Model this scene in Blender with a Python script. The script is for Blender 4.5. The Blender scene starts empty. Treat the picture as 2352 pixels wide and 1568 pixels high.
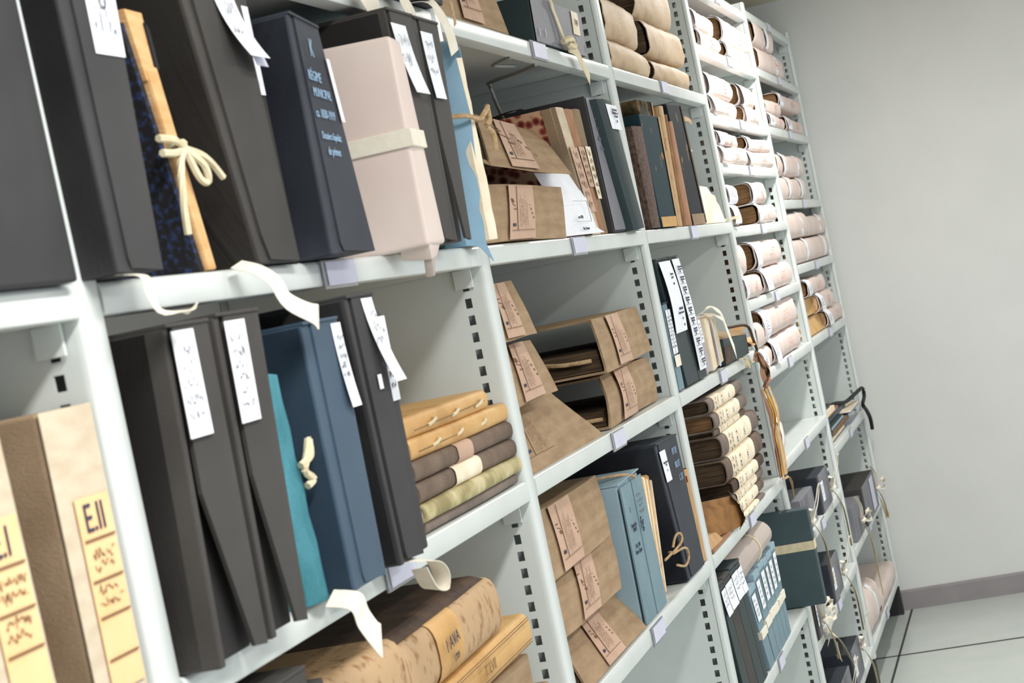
import bpy, bmesh, math, random
from mathutils import Vector, Matrix
random.seed(7)
S = bpy.context.scene
COL = S.collection

# ------------------------------------------------------------------ camera, light, exposure
FPX = 4530.0
YAW, PITCH, ROLL = math.radians(15.1575), math.radians(-1.1706), math.radians(11.6681)
cam_d = bpy.data.cameras.new('camera'); cam = bpy.data.objects.new('camera', cam_d); COL.objects.link(cam)
cam_d.sensor_width = 36.0; cam_d.lens = FPX / 2352 * 36.0; cam_d.clip_start = .05
fw = Vector((math.cos(YAW)*math.cos(PITCH), math.sin(YAW)*math.cos(PITCH), math.sin(PITCH)))
rt = Vector((math.sin(YAW), -math.cos(YAW), 0)); up = rt.cross(fw)
cr, sr = math.cos(ROLL), math.sin(ROLL)
ax = rt*cr - up*sr; ay = up*cr + rt*sr
cam.matrix_world = Matrix(((ax.x, ay.x, -fw.x, 0), (ax.y, ay.y, -fw.y, -.77), (ax.z, ay.z, -fw.z, 1.525), (0, 0, 0, 1)))
cam_d.dof.use_dof = True; cam_d.dof.focus_distance = 3.9; cam_d.dof.aperture_fstop = 15
S.camera = cam
S.view_settings.view_transform = 'Standard'; S.view_settings.look = 'None'
S.view_settings.exposure = 0.88; S.view_settings.gamma = 1.0; S.view_settings.use_curve_mapping = False
W = bpy.data.worlds.new('room_light'); S.world = W; W.use_nodes = True
W.node_tree.nodes['Background'].inputs[0].default_value = (.90, .94, 1.0, 1)
W.node_tree.nodes['Background'].inputs[1].default_value = .55
def area(name, loc, sx, sy, power, col, rot=(0, 0, 0)):
    l = bpy.data.lights.new(name, 'AREA'); l.shape = 'RECTANGLE'; l.size = sx; l.size_y = sy; l.energy = power; l.color = col
    o = bpy.data.objects.new(name, l); o.location = loc; o.rotation_euler = rot; COL.objects.link(o)
area('ceiling_tube_light_far', (5.95, -.46, 2.455), 1.1, .10, 17, (1, .985, .95))
area('ceiling_tube_light_near', (.9, -.85, 2.455), 1.3, .16, 26, (1, .985, .96))
area('ceiling_tube_light_side', (3.6, -1.9, 2.455), 3.0, .2, 26, (1, .985, .97))

# ------------------------------------------------------------------ materials
def lin(c):
    return tuple((v/255/12.92 if v/255 <= .04045 else ((v/255+.055)/1.055)**2.4) for v in c) + (1,)
MATS = {}
def M(key, c1, c2=None, rough=.7, scale=30, stretch=(1, 1, 1), bump=0, bscale=None, spec=.3, detail=4, lo=.35, hi=.65, kind='noise', metal=0, c3=None, fine=0):
    if key in MATS: return MATS[key]
    m = bpy.data.materials.new(key); m.use_nodes = True; nt = m.node_tree; n = nt.nodes; b = n['Principled BSDF']
    b.inputs['Roughness'].default_value = rough; b.inputs['Specular IOR Level'].default_value = spec; b.inputs['Metallic'].default_value = metal
    tc = n.new('ShaderNodeTexCoord'); mp = n.new('ShaderNodeMapping'); mp.inputs['Scale'].default_value = stretch
    nt.links.new(tc.outputs['Object'], mp.inputs['Vector'])
    if c2 is None: b.inputs['Base Color'].default_value = lin(c1)
    else:
        if kind == 'voronoi':
            t = n.new('ShaderNodeTexVoronoi'); t.inputs['Scale'].default_value = scale; out = t.outputs['Distance']
        elif kind == 'wave':
            t = n.new('ShaderNodeTexWave'); t.inputs['Scale'].default_value = scale; t.inputs['Distortion'].default_value = 9; t.inputs['Detail'].default_value = 3; out = t.outputs['Fac']
        else:
            t = n.new('ShaderNodeTexNoise'); t.inputs['Scale'].default_value = scale; t.inputs['Detail'].default_value = detail; out = t.outputs['Fac']
        nt.links.new(mp.outputs[0], t.inputs['Vector'])
        r = n.new('ShaderNodeValToRGB'); r.color_ramp.elements[0].position = lo; r.color_ramp.elements[1].position = hi
        r.color_ramp.elements[0].color = lin(c1); r.color_ramp.elements[1].color = lin(c2)
        if c3 is not None:
            e = r.color_ramp.elements.new((lo+hi)/2); e.color = lin(c3)
        nt.links.new(out, r.inputs[0]); last = r.outputs[0]
        if fine:
            t2 = n.new('ShaderNodeTexNoise'); t2.inputs['Scale'].default_value = 700; nt.links.new(mp.outputs[0], t2.inputs['Vector'])
            mx = n.new('ShaderNodeMixRGB'); mx.blend_type = 'OVERLAY'; mx.inputs[0].default_value = fine
            nt.links.new(last, mx.inputs[1]); nt.links.new(t2.outputs['Fac'], mx.inputs[2]); last = mx.outputs[0]
        nt.links.new(last, b.inputs['Base Color'])
    if bump:
        t3 = n.new('ShaderNodeTexNoise'); t3.inputs['Scale'].default_value = bscale or scale*6; t3.inputs['Detail'].default_value = 4
        nt.links.new(mp.outputs[0], t3.inputs['Vector'])
        bp = n.new('ShaderNodeBump'); bp.inputs['Strength'].default_value = bump; bp.inputs['Distance'].default_value = .002
        nt.links.new(t3.outputs['Fac'], bp.inputs['Height']); nt.links.new(bp.outputs[0], b.inputs['Normal'])
    MATS[key] = m; return m
STEEL = M('painted_steel', (206, 213, 210), (213, 219, 216), rough=.38, scale=6, spec=.45)
STEELF = M('painted_steel_lip', (208, 214, 211), (216, 221, 219), rough=.3, scale=6, spec=.5)
WALL = M('wall_paint', (218, 219, 217), (222, 223, 221), rough=.85, scale=4, bump=.08, bscale=300)
CEIL = M('ceiling_paint', (205, 198, 176), (209, 202, 181), rough=.9, scale=3)
FLOOR = M('vinyl_floor', (197, 204, 200), (204, 210, 206), rough=.22, scale=5, spec=.5)
BASEB = M('baseboard_vinyl', (146, 140, 142), (153, 147, 149), rough=.55, scale=12)
GROOVE = M('floor_groove', (62, 60, 62), rough=.6)
BLACK = M('black_board', (46, 45, 47), (56, 55, 56), rough=.62, scale=8, bump=.25, bscale=900, spec=.35, fine=.25)
BLACKB = M('blue_black_board', (44, 48, 57), (55, 59, 68), rough=.6, scale=7, bump=.2, bscale=900, fine=.25)
BROWNBK = M('brown_black_board', (58, 55, 53), (69, 66, 63), rough=.65, scale=7, bump=.2, bscale=900, fine=.25)
GAPSHADE = M('box_gap_shade', (38, 36, 37), (46, 44, 44), rough=.8, scale=9)  # recessed board coloured darker to hold the shade behind the front flap
NAVY = M('slate_blue_board', (58, 76, 94), (72, 92, 110), rough=.55, scale=5, bump=.15, bscale=900, fine=.2)
DGREEN = M('dark_green_board', (36, 50, 52), (45, 60, 62), rough=.5, scale=6, bump=.15, bscale=900, fine=.25)
DGREEN2 = M('bottle_green_board', (62, 78, 82), (70, 88, 92), rough=.6, scale=6, bump=.1, bscale=900, fine=.25)
GREYSP = M('grey_spine_board', (118, 118, 125), (130, 130, 136), rough=.6, scale=9, bump=.2, bscale=900, fine=.4)
LBLUE = M('light_blue_card', (142, 166, 178), (152, 176, 188), rough=.7, scale=8, bump=.1, bscale=500, fine=.2)
LBLUE2 = M('grey_blue_card', (112, 136, 146), (126, 150, 160), rough=.65, scale=8, bump=.1, bscale=500, fine=.2)
FBLUE = M('folder_blue_card', (126, 160, 182), (140, 174, 196), rough=.6, scale=9, fine=.15)
KRAFT = M('kraft_cloth_board', (158, 132, 104), (176, 150, 120), rough=.85, scale=14, stretch=(1, 1, 5), bump=.5, bscale=420, spec=.15, fine=.6)
KRAFTD = M('kraft_board_edge', (120, 98, 76), (140, 116, 92), rough=.9, scale=30, spec=.1)
PINKL = M('pink_paper_label', (190, 158, 136), (200, 168, 146), rough=.8, scale=14, fine=.3)
PAPER = M('white_paper', (236, 238, 244), (243, 245, 250), rough=.8, scale=20, spec=.2)
LILAC = M('lilac_tag_card', (206, 206, 224), (212, 212, 230), rough=.5, scale=20)
TAN = M('tan_old_paper', (206, 158, 104), (226, 184, 132), rough=.75, scale=16, stretch=(1, 1, 4), bump=.4, bscale=120, fine=.3)
CREAM = M('cream_old_paper', (232, 214, 184), (246, 234, 212), rough=.8, scale=22, bump=.3, bscale=90, fine=.2)
OLDP = M('brown_page_edges', (104, 74, 48), (150, 116, 80), rough=.9, scale=24, stretch=(.6, .6, 22), bump=.8, bscale=30, lo=.3, hi=.7)
DARKP = M('dark_page_edges', (58, 46, 36), (102, 82, 62), rough=.95, scale=22, stretch=(.6, .6, 20), bump=.8, bscale=30)
VPAGE = M('vertical_page_edges', (176, 134, 92), (212, 176, 132), rough=.9, scale=24, stretch=(22, .6, .5), bump=.8, bscale=30)
VELL = M('vellum_tan', (186, 142, 84), (214, 172, 112), rough=.55, scale=9, bump=.5, bscale=60, spec=.35, fine=.3, c3=(204, 160, 100))
VELLS = M('speckled_vellum', (140, 98, 62), (188, 156, 118), rough=.6, scale=75, stretch=(1, 1, .6), bump=.4, bscale=80, lo=.30, hi=.46)
PARCH = M('pale_parchment', (176, 150, 120), (206, 182, 152), rough=.6, scale=9, stretch=(1, 2, 2), bump=.35, bscale=70, fine=.35, c3=(196, 170, 138))
GREENV = M('mottled_green_vellum', (146, 134, 92), (206, 192, 152), rough=.65, scale=24, bump=.5, bscale=80, c3=(176, 164, 118))
LEATH = M('brown_cloth_spine', (98, 82, 70), (122, 104, 90), rough=.8, scale=18, bump=.5, bscale=300, fine=.4)
LEATHG = M('grey_brown_cloth_spine', (110, 98, 90), (130, 116, 106), rough=.8, scale=18, bump=.5, bscale=300, fine=.4)
LEATHD = M('dark_leather', (62, 48, 40), (88, 68, 54), rough=.7, scale=22, bump=.6, bscale=120)
RUST = M('rust_leather', (112, 76, 40), (150, 108, 62), rough=.8, scale=20, bump=.7, bscale=90)
WRAP = M('pinkish_wrapping_paper', (216, 198, 190), (224, 208, 200), rough=.7, scale=7, bump=.12, bscale=60, spec=.25)
WRAPG = M('taupe_wrapping_paper', (176, 164, 156), (186, 174, 166), rough=.7, scale=7, bump=.1, bscale=60)
REDINK = M('red_ink', (226, 150, 140), rough=.8)
INK = M('dark_ink', (60, 62, 84), rough=.8)
INKB = M('brown_ink', (120, 92, 66), rough=.8)
CHALK = M('pale_blue_pencil', (150, 178, 206), rough=.8)
COTTON = M('cotton_tape', (232, 224, 206), (240, 233, 218), rough=.85, scale=60, bump=.3, bscale=900)
COTTON2 = M('yellowed_cotton_tape', (214, 200, 166), (226, 214, 184), rough=.85, scale=60, bump=.3, bscale=900)
STRING = M('hemp_string', (178, 146, 108), (200, 172, 134), rough=.9, scale=120, bump=.6, bscale=600)
TEALC = M('teal_cloth', (52, 112, 122), (96, 156, 170), rough=.7, scale=12, stretch=(1, 1, .5), bump=.5, bscale=200, c3=(74, 136, 150), fine=.3)
REDM = M('red_marbled_paper', (84, 28, 24), (196, 158, 130), rough=.6, scale=62, kind='voronoi', lo=.18, hi=.62, c3=(140, 70, 56))
BLUEM = M('blue_speckled_paper', (30, 28, 30), (44, 58, 96), rough=.7, scale=160, lo=.5, hi=.66)
GREENM = M('green_marbled_paper', (26, 56, 60), (120, 116, 130), rough=.6, scale=70, lo=.42, hi=.66, c3=(40, 100, 100))
YELM = M('yellow_speckled_paper', (28, 30, 24), (168, 170, 66), rough=.7, scale=260, lo=.5, hi=.6)
BROWNM = M('brown_marbled_paper', (66, 50, 44), (104, 84, 74), rough=.8, scale=110, bump=.2, bscale=300)
PEELT = M('peeling_teal_paper', (24, 50, 58), (150, 112, 62), rough=.85, scale=16, detail=8, lo=.62, hi=.66, bump=.4, bscale=90)
PEELB = M('peeling_black_paper', (22, 28, 34), (142, 112, 74), rough=.85, scale=13, detail=8, lo=.60, hi=.66, bump=.4, bscale=90)
PEELG = M('peeling_olive_paper', (50, 46, 30), (132, 108, 76), rough=.85, scale=11, detail=8, lo=.50, hi=.58, bump=.4, bscale=90)
BEIGEC = M('beige_book_cloth', (196, 180, 156), (212, 197, 174), rough=.85, scale=20, stretch=(1, 1, 3), bump=.4, bscale=600, fine=.35)
BROWNC = M('taupe_book_cloth', (138, 116, 92), (152, 130, 106), rough=.85, scale=16, bump=.4, bscale=600, fine=.35)
ORLAB = M('orange_paper_label', (232, 190, 138), (240, 200, 152), rough=.8, scale=18)
CLEAR = M('clear_plastic', (232, 233, 240), rough=.12, spec=.6)
CLEAR.node_tree.nodes['Principled BSDF'].inputs['Transmission Weight'].default_value = .85
WIRE = M('zinc_wire', (158, 162, 164), rough=.35, metal=.7)
BLACKST = M('black_strap', (28, 28, 34), rough=.6)
YEL = M('yellow_paper', (206, 168, 58), (222, 188, 84), rough=.8, scale=30)
REDP = M('red_paper', (150, 52, 44), (172, 70, 56), rough=.8, scale=30)
BLUEP = M('blue_plastic', (48, 98, 178), rough=.5)
ALBUM = M('spare_brown_card', (152, 110, 84), (168, 126, 98), rough=.8, scale=20)
INSIDE = M('folder_shadow_lining', (70, 62, 56), (88, 78, 70), rough=.9, scale=20)

# ------------------------------------------------------------------ helpers
V = Vector
def link(name, me, parent=None, loc=None):
    o = bpy.data.objects.new(name, me); COL.objects.link(o)
    if parent is not None:
        o.parent = parent
    elif loc is not None: o.location = loc
    return o
def worldloc(o):
    v = V(o.location)
    while o.parent is not None: o = o.parent; v += V(o.location)
    return v
def part(name, bm, mat, parent, smooth=False, label=None):
    """links a bmesh built in world coordinates as one child mesh"""
    off = worldloc(parent)
    bmesh.ops.translate(bm, verts=bm.verts, vec=-off)
    bmesh.ops.recalc_face_normals(bm, faces=bm.faces)
    me = bpy.data.meshes.new(name); bm.to_mesh(me); bm.free(); me.materials.append(mat)
    if smooth:
        for p in me.polygons: p.use_smooth = True
        try: me.set_sharp_from_angle(angle=math.radians(38))
        except Exception: pass
    o = bpy.data.objects.new(name, me); COL.objects.link(o); o.parent = parent
    if label: o['label'] = label
    return o
def thing(name, label, cat, loc, group=None):
    o = bpy.data.objects.new(name, None); o.empty_display_size = .05; COL.objects.link(o); o.location = loc
    o['label'] = label; o['category'] = cat
    if group: o['group'] = group
    return o
def struct(name, bm, mat):
    bmesh.ops.recalc_face_normals(bm, faces=bm.faces)
    me = bpy.data.meshes.new(name); bm.to_mesh(me); bm.free(); me.materials.append(mat)
    o = bpy.data.objects.new(name, me); COL.objects.link(o); o['kind'] = 'structure'; return o
def hexa(F, D, bev=.002, bm=None, segs=2):
    """F: front face TL,TR,BR,BL; D: depth vector or list of 4 vectors"""
    own = bm is None
    b = bmesh.new()
    Ds = D if isinstance(D[0], (tuple, list, Vector)) else [D]*4
    f = [b.verts.new(p) for p in F]; k = [b.verts.new(V(p)+V(d)) for p, d in zip(F, Ds)]
    b.faces.new(f); b.faces.new(k[::-1])
    for i in range(4): b.faces.new((f[i], k[i], k[(i+1) % 4], f[(i+1) % 4]))
    bmesh.ops.recalc_face_normals(b, faces=b.faces)
    if bev: bmesh.ops.bevel(b, geom=b.edges[:], offset=bev, segments=segs, affect='EDGES', profile=.6)
    if own: return b
    me = bpy.data.meshes.new('t'); b.to_mesh(me); b.free(); bm.from_mesh(me); bpy.data.meshes.remove(me); return bm
def boxb(x0, x1, y0, y1, z0, z1, bev=.0015, bm=None):
    return hexa([(x0, y0, z1), (x1, y0, z1), (x1, y0, z0), (x0, y0, z0)], (0, y1-y0, 0), bev, bm)
def extr(profile, x0, x1, bm=None, nx=1, closed=True, fn=None, caps=True):
    """profile: (y,z) ring extruded along x"""
    b = bm or bmesh.new(); rings = []
    for i in range(nx+1):
        x = x0+(x1-x0)*i/nx
        rings.append([b.verts.new(fn(x, y, z, i/nx) if fn else (x, y, z)) for y, z in profile])
    n = len(profile)
    for a, c in zip(rings, rings[1:]):
        for j in range(n if closed else n-1):
            b.faces.new((a[j], a[(j+1) % n], c[(j+1) % n], c[j]))
    if caps and closed:
        b.faces.new(rings[0]); b.faces.new(rings[-1][::-1])
    return b
def bil(Q, u, v):
    TL, TR, BR, BL = [V(p) for p in Q]
    return (BL*(1-u)+BR*u)*(1-v) + (TL*(1-u)+TR*u)*v
def nrm(Q):
    n = (bil(Q, 1, .5)-bil(Q, 0, .5)).cross(bil(Q, .5, 1)-bil(Q, .5, 0)).normalized()
    return n if n.y < 0 or abs(n.y) < .3 else -n
def patch(name, Q, u0, u1, v0, v1, mat, parent, off=.0015, curl=None, shear=0, th=.0006, nu=3, nv=8, label=None):
    n = nrm(Q); b = bmesh.new(); g = []
    for j in range(nv+1):
        row = []
        for i in range(nu+1):
            a, c = i/nu, j/nv
            p = bil(Q, u0+(u1-u0)*a+shear*(1-c), v0+(v1-v0)*c) + n*(off+(curl(a, c) if curl else 0))
            row.append(b.verts.new(p))
        g.append(row)
    k = [[b.verts.new(w.co+n*th) for w in r] for r in g]
    for j in range(nv):
        for i in range(nu):
            b.faces.new((g[j][i], g[j+1][i], g[j+1][i+1], g[j][i+1])); b.faces.new((k[j][i], k[j][i+1], k[j+1][i+1], k[j+1][i]))
    for i in range(nu):
        b.faces.new((g[0][i], g[0][i+1], k[0][i+1], k[0][i])); b.faces.new((g[nv][i+1], g[nv][i], k[nv][i], k[nv][i+1]))
    for j in range(nv):
        b.faces.new((g[j+1][0], g[j][0], k[j][0], k[j+1][0])); b.faces.new((g[j][nu], g[j+1][nu], k[j+1][nu], k[j][nu]))
    return part(name, b, mat, parent, smooth=bool(curl), label=label)
def frame(Q, u, v, rot=0):
    n = nrm(Q); X = (bil(Q, 1, v)-bil(Q, 0, v)).normalized(); Z = (bil(Q, u, 1)-bil(Q, u, 0)); Z = (Z-n*Z.dot(n)); X = (X-n*X.dot(n)).normalized()
    Zn = n.cross(X)
    if Zn.dot(Z) < 0: Zn = -Zn
    c, s = math.cos(rot), math.sin(rot)
    return bil(Q, u, v), X*c+Zn*s, Zn*c-X*s, n
def text(s, Q, u, v, size, mat, parent, rot=0, off=.0026, name='writing', sx=1.0, shear=0):
    cu = bpy.data.curves.new('t', 'FONT'); cu.body = s; cu.size = size; cu.align_x = 'CENTER'; cu.align_y = 'CENTER'; cu.shear = shear; cu.extrude = .0002; cu.resolution_u = 2
    to = bpy.data.objects.new('t', cu); me = bpy.data.meshes.new_from_object(to); bpy.data.objects.remove(to); bpy.data.curves.remove(cu)
    me.name = name; me.materials.clear(); me.materials.append(mat)
    o_, X, Z, n = frame(Q, u, v, rot); off0 = worldloc(parent)
    for w in me.vertices:
        w.co = o_ + X*(w.co.x*sx) + Z*w.co.y + n*(off+w.co.z) - off0
    o = bpy.data.objects.new(name, me); COL.objects.link(o); o.parent = parent; return o
def tubeb(pts, r, bm=None, sides=6, taper=None):
    b = bm or bmesh.new(); pts = [V(p) for p in pts]; rings = []
    for i, p in enumerate(pts):
        t = (pts[min(i+1, len(pts)-1)]-pts[max(i-1, 0)]).normalized()
        a = t.cross(V((.3, .2, 1))).normalized(); c = t.cross(a)
        rr = r*(taper[i] if taper else 1)
        rings.append([b.verts.new(p+(a*math.cos(k*2*math.pi/sides)+c*math.sin(k*2*math.pi/sides))*rr) for k in range(sides)])
    for q, w in zip(rings, rings[1:]):
        for k in range(sides): b.faces.new((q[k], q[(k+1) % sides], w[(k+1) % sides], w[k]))
    b.faces.new(rings[0][::-1]); b.faces.new(rings[-1]); return b
def smooth_pts(P, n=5):
    P = [V(p) for p in P]; out = []
    for i in range(len(P)-1):
        p0, p1, p2, p3 = P[max(i-1, 0)], P[i], P[i+1], P[min(i+2, len(P)-1)]
        for k in range(n):
            t = k/n
            out.append(.5*((2*p1)+(p2-p0)*t+(2*p0-5*p1+4*p2-p3)*t*t+(3*p1-p0-3*p2+p3)*t**3))
    return out+[P[-1]]
def ribb(P, w, side=(1, 0, 0), th=.0008, bm=None, n=5, sides=None):
    """flat tape along a polyline; side: width direction (or a list per point)"""
    pts = smooth_pts(P, n); b = bmesh.new(); rows = []
    for i, p in enumerate(pts):
        if isinstance(side, list):
            f = i/(len(pts)-1)*(len(side)-1); k = min(int(f), len(side)-2); s = (V(side[k])*(1-f+k)+V(side[k+1])*(f-k))
        else: s = V(side)
        t = (pts[min(i+1, len(pts)-1)]-pts[max(i-1, 0)]).normalized()
        s = (s-t*s.dot(t)).normalized()
        ww = w[min(len(w)-1, int(i/(len(pts)-1)*(len(w)-1)+.5))] if isinstance(w, list) else w
        rows.append((b.verts.new(p-s*ww/2), b.verts.new(p), b.verts.new(p+s*ww/2)))
    for a, c in zip(rows, rows[1:]):
        b.faces.new((a[0], a[1], c[1], c[0])); b.faces.new((a[1], a[2], c[2], c[1]))
    bmesh.ops.recalc_face_normals(b, faces=b.faces)
    bmesh.ops.solidify(b, geom=b.faces[:], thickness=th)
    if bm is None: return b
    me = bpy.data.meshes.new('t'); b.to_mesh(me); b.free(); bm.from_mesh(me); bpy.data.meshes.remove(me); return bm
def scribble(Q, u0, u1, v0, v1, lines, mat, parent, h=.5, th=.0009, rot=False, off=.0026, seed=1, name='writing', density=9):
    """rows of joined-up handwriting as thin ink strokes on a face"""
    rnd = random.Random(seed); n = nrm(Q); b = bmesh.new()
    for l in range(lines):
        c = (l+.5)/lines; a0 = rnd.uniform(0, .12); a1 = rnd.uniform(.72, 1.0); k = max(6, int(density*(a1-a0)*3)); prev = None
        for i in range(k+1):
            a = a0+(a1-a0)*i/k; d = (rnd.uniform(-.5, .5)*h)/lines*(1.5 if rnd.random() < .15 else 1)
            if rot: u, v = u0+(u1-u0)*(c+d), v0+(v1-v0)*a
            else: u, v = u0+(u1-u0)*a, v1-(v1-v0)*(c+d)
            p = bil(Q, u, v)+n*off
            if prev is not None and rnd.random() > .12:
                t = (p-prev).normalized(); s = t.cross(n)*th/2
                q = [b.verts.new(x) for x in (prev-s, prev+s, p+s, p-s)]; b.faces.new(q)
            prev = p
    return part(name, b, mat, parent)
def ctr(Q): return (sum(p[0] for p in Q)/4, sum(p[1] for p in Q)/4, min(p[2] for p in Q))

# ------------------------------------------------------------------ the room
XW = 7.905
def plane(name, x0, x1, y0, y1, z0, z1, mat): return struct(name, boxb(x0, x1, y0, y1, z0, z1, 0), mat)
plane('floor', -2.5, XW+.1, -3.2, .55, -.1, 0, FLOOR)
plane('ceiling', -2.5, XW+.1, -3.2, .55, 2.475, 2.575, CEIL)
plane('wall_end', XW, XW+.1, -3.2, .55, 0, 2.475, WALL)
plane('wall_light_block', -2.5, XW, .46, .55, 0, 2.475, WALL)  # unseen, added behind the rack so world light does not shine through
bb = bmesh.new(); extr([(0, 0), (0, .072), (.004, .078), (.012, .08), (.012, 0)], 0, 1, bb)
for v in bb.verts: v.co = (XW-.012+v.co.y, -3.2+3.65*v.co.x, v.co.z)
struct('baseboard_end', bb, BASEB)
struct('trim_1', boxb(7.072, 7.086, -3.2, .42, -.001, .0012, 0), GROOVE)
struct('trim_2', boxb(-1.0, 7.89, -.027, -.019, -.001, .0012, 0), GROOVE)

# ------------------------------------------------------------------ the rack
T = [.288, 1.549, 2.810, 4.072, 5.333, 6.594, 7.855]
HT = 2.335
def sheet(xa, xb):
    b = bmesh.new(); y1, y2 = .0272, .0372
    boxb(xa, xb, .010, y1, .115, HT, 0, b); boxb(xa, xb, y2, .42, .115, HT, 0, b)
    z = .14; last = .115
    while z < HT-.03:
        boxb(xa, xb, y1, y2, last, z, 0, b); last = z+.0142; z += .0252
    boxb(xa, xb, y1, y2, last, HT, 0, b); return b
def upright():
    r = thing('steel_upright', '', 'upright', (0, 0, 0), 'steel uprights of the rack')
    part('side_panel', sheet(-.042, -.0406), STEEL, r); part('side_panel', sheet(-.0014, 0), STEEL, r)
    ring = [(-.042, .012), (-.042, .006), (-.0405, .0022), (-.037, 0), (-.003, 0), (-.0008, .0012), (0, .003), (0, .012), (-.0014, .012), (-.0014, .004), (-.0036, .0017), (-.036, .0017), (-.0392, .0034), (-.0406, .0065), (-.0406, .012)]
    b = bmesh.new(); A = [b.verts.new((x, y, .115)) for x, y in ring]; B = [b.verts.new((x, y, HT)) for x, y in ring]; n = len(ring)
    for i in range(n): b.faces.new((A[i], A[(i+1) % n], B[(i+1) % n], B[i]))
    b.faces.new(A); b.faces.new(B[::-1])
    part('front_flange', b, STEELF, r, smooth=True)
    part('foot', boxb(-.040, -.002, .004, .40, 0, .118, .001), BLACK, r, label='black foot')
    return r
UL = ['steel upright left of the blurred beige ledgers, at the near end', 'broad blurred white steel upright between the beige ledger and the black boxes', 'steel upright between the six stacked vellum books and the kraft boxes', 'steel upright right of the dark green binder and the speckled book',
      'steel upright right of the tall stack of labelled volumes', 'brightly lit steel upright between the two bays of wrapped bundles', 'far end steel upright standing against the white end wall']
u0 = upright(); u0['label'] = UL[0]; u0.location.x = T[0]
def copy_tree(o):
    c = o.copy(); COL.objects.link(c)
    for ch in list(o.children):
        d = ch.copy(); COL.objects.link(d); d.parent = c
        for g in list(ch.children):
            e = g.copy(); COL.objects.link(e); e.parent = d
    return c
for k in range(1, 7):
    c = copy_tree(u0); c.location.x = T[k]; c['label'] = UL[k]
SW = 1.2612-.047
def shelf(tagx=.60, tagw=.112):
    r = thing('steel_shelf', '', 'shelf', (0, 0, 0), 'steel shelves of the rack')
    pr = [(.418, 0), (.007, 0), (.0035, -.0006), (.001, -.0028), (0, -.006), (0, -.027), (.001, -.0293), (.0035, -.0302), (.026, -.0302), (.026, -.0285), (.0045, -.0285), (.0022, -.0262), (.0022, -.0062), (.0045, -.0022), (.416, -.0022), (.416, -.029), (.418, -.0302)]
    part('board', extr(pr, .003, .003+SW), STEELF, r, smooth=True)
    for sx in (.0035, SW-.0005): part('side_flange', boxb(sx, sx+.003, .02, .40, -.029, -.003, .0005), STEEL, r)
    part('bracket', boxb(SW-.003, SW+.001, .018, .046, -.058, -.03, .0008), STEEL, r); part('bracket', boxb(.004, .008, .018, .046, -.058, -.03, .0008), STEEL, r)
    lh = part('label_holder', boxb(tagx-tagw/2, tagx+tagw/2, -.0032, -.0004, -.034, -.0005, .0008), CLEAR, r, label='clear plastic label holder clipped on the lip')
    part('tag_card', boxb(tagx-tagw/2+.012, tagx+tagw/2-.004, -.0042, -.0034, -.030, -.003, 0), LILAC, lh)
    return r
SA = shelf(); SB = shelf(.585, .10)
zz = lambda *a: a
SHELVES = [
 (0, 1.963, 'steel shelf above the black box at the near end, out of focus'), (0, 1.613, 'blurred white shelf lip at the left edge under a black box'), (0, 1.263, 'steel shelf that carries the blurred beige ledgers'),
 (1, 1.963, 'steel shelf over the black boxes, cotton tapes hanging over its lip'), (1, 1.613, 'steel shelf carrying the black boxes and the pinkish wallet with a white band'), (1, 1.263, 'steel shelf carrying the grey boxes and the six stacked vellum books'), (1, .914, 'steel shelf carrying the two big speckled vellum ledgers'),
 (2, 1.963, 'glossy steel shelf under the grey spined box with a cotton tape'), (2, 1.613, 'steel shelf carrying the red marbled ledger and the dark green binder'), (2, 1.263, 'worn steel shelf carrying five kraft wrapped boxes'), (2, .914, 'steel shelf carrying the light blue file box and the black box with pale handwriting'),
 (3, 1.963, 'steel shelf carrying the pale parchment bundles'), (3, 1.613, 'steel shelf carrying the peeling old dark registers'), (3, 1.263, 'steel shelf carrying the long labelled files and the kraft topped box'), (3, .914, 'steel shelf carrying the tall stack of labelled volumes'), (3, .566, 'steel shelf carrying the grey blue boxes with white tape straps'),
 (4, 2.30, 'topmost shelf above the overexposed wrapped bundles'), (4, 2.108, 'brightly lit shelf under the topmost four wrapped bundles'), (4, 1.916, 'bright shelf under the second group of wrapped bundles from the top'), (4, 1.777, 'bright shelf under the third group of wrapped bundles from the top'), (4, 1.60, 'shelf under the wrapped bundles with wide dark page ends'),
 (4, 1.394, 'shelf under the pinkish bundle with a long slanted white label'), (4, 1.193, 'shelf under the large wrapped bundle touching the shelf above'), (4, .944, 'nearly empty shelf with one wrapped roll at its left end'), (4, .696, 'shelf carrying the dark grey box just below the nearly empty shelf'), (4, .446, 'shelf carrying the dark boxes beside the dark green board case'), (4, .16, 'lowest visible shelf of boxes with long cream tapes'),
 (5, 2.315, 'top board of the far end bay against the end wall'), (5, 2.12, 'far bay shelf under the two topmost taupe bundles'), (5, 1.922, 'far bay shelf under the second group of taupe bundles'), (5, 1.67, 'far bay shelf under the four bundles with curved labels and an orange page end'), (5, 1.446, 'far bay shelf under the four even taupe bundles'), (5, 1.197, 'far bay shelf under the three stepped bundles with orange brown pages'),
 (5, .826, 'far bay shelf carrying the heap of small folders and a black strap'), (5, .478, 'far bay shelf carrying two dark boxes tied with cream tapes'), (5, .155, 'bottom shelf of the far bay just above the floor')]
first = {}
for b_, z_, lab in SHELVES:
    src = SA if b_ < 3 else SB
    o = src if src.name not in first else copy_tree(src); first[src.name] = 1
    o.location = (T[b_], 0, z_); o['label'] = lab

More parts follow.
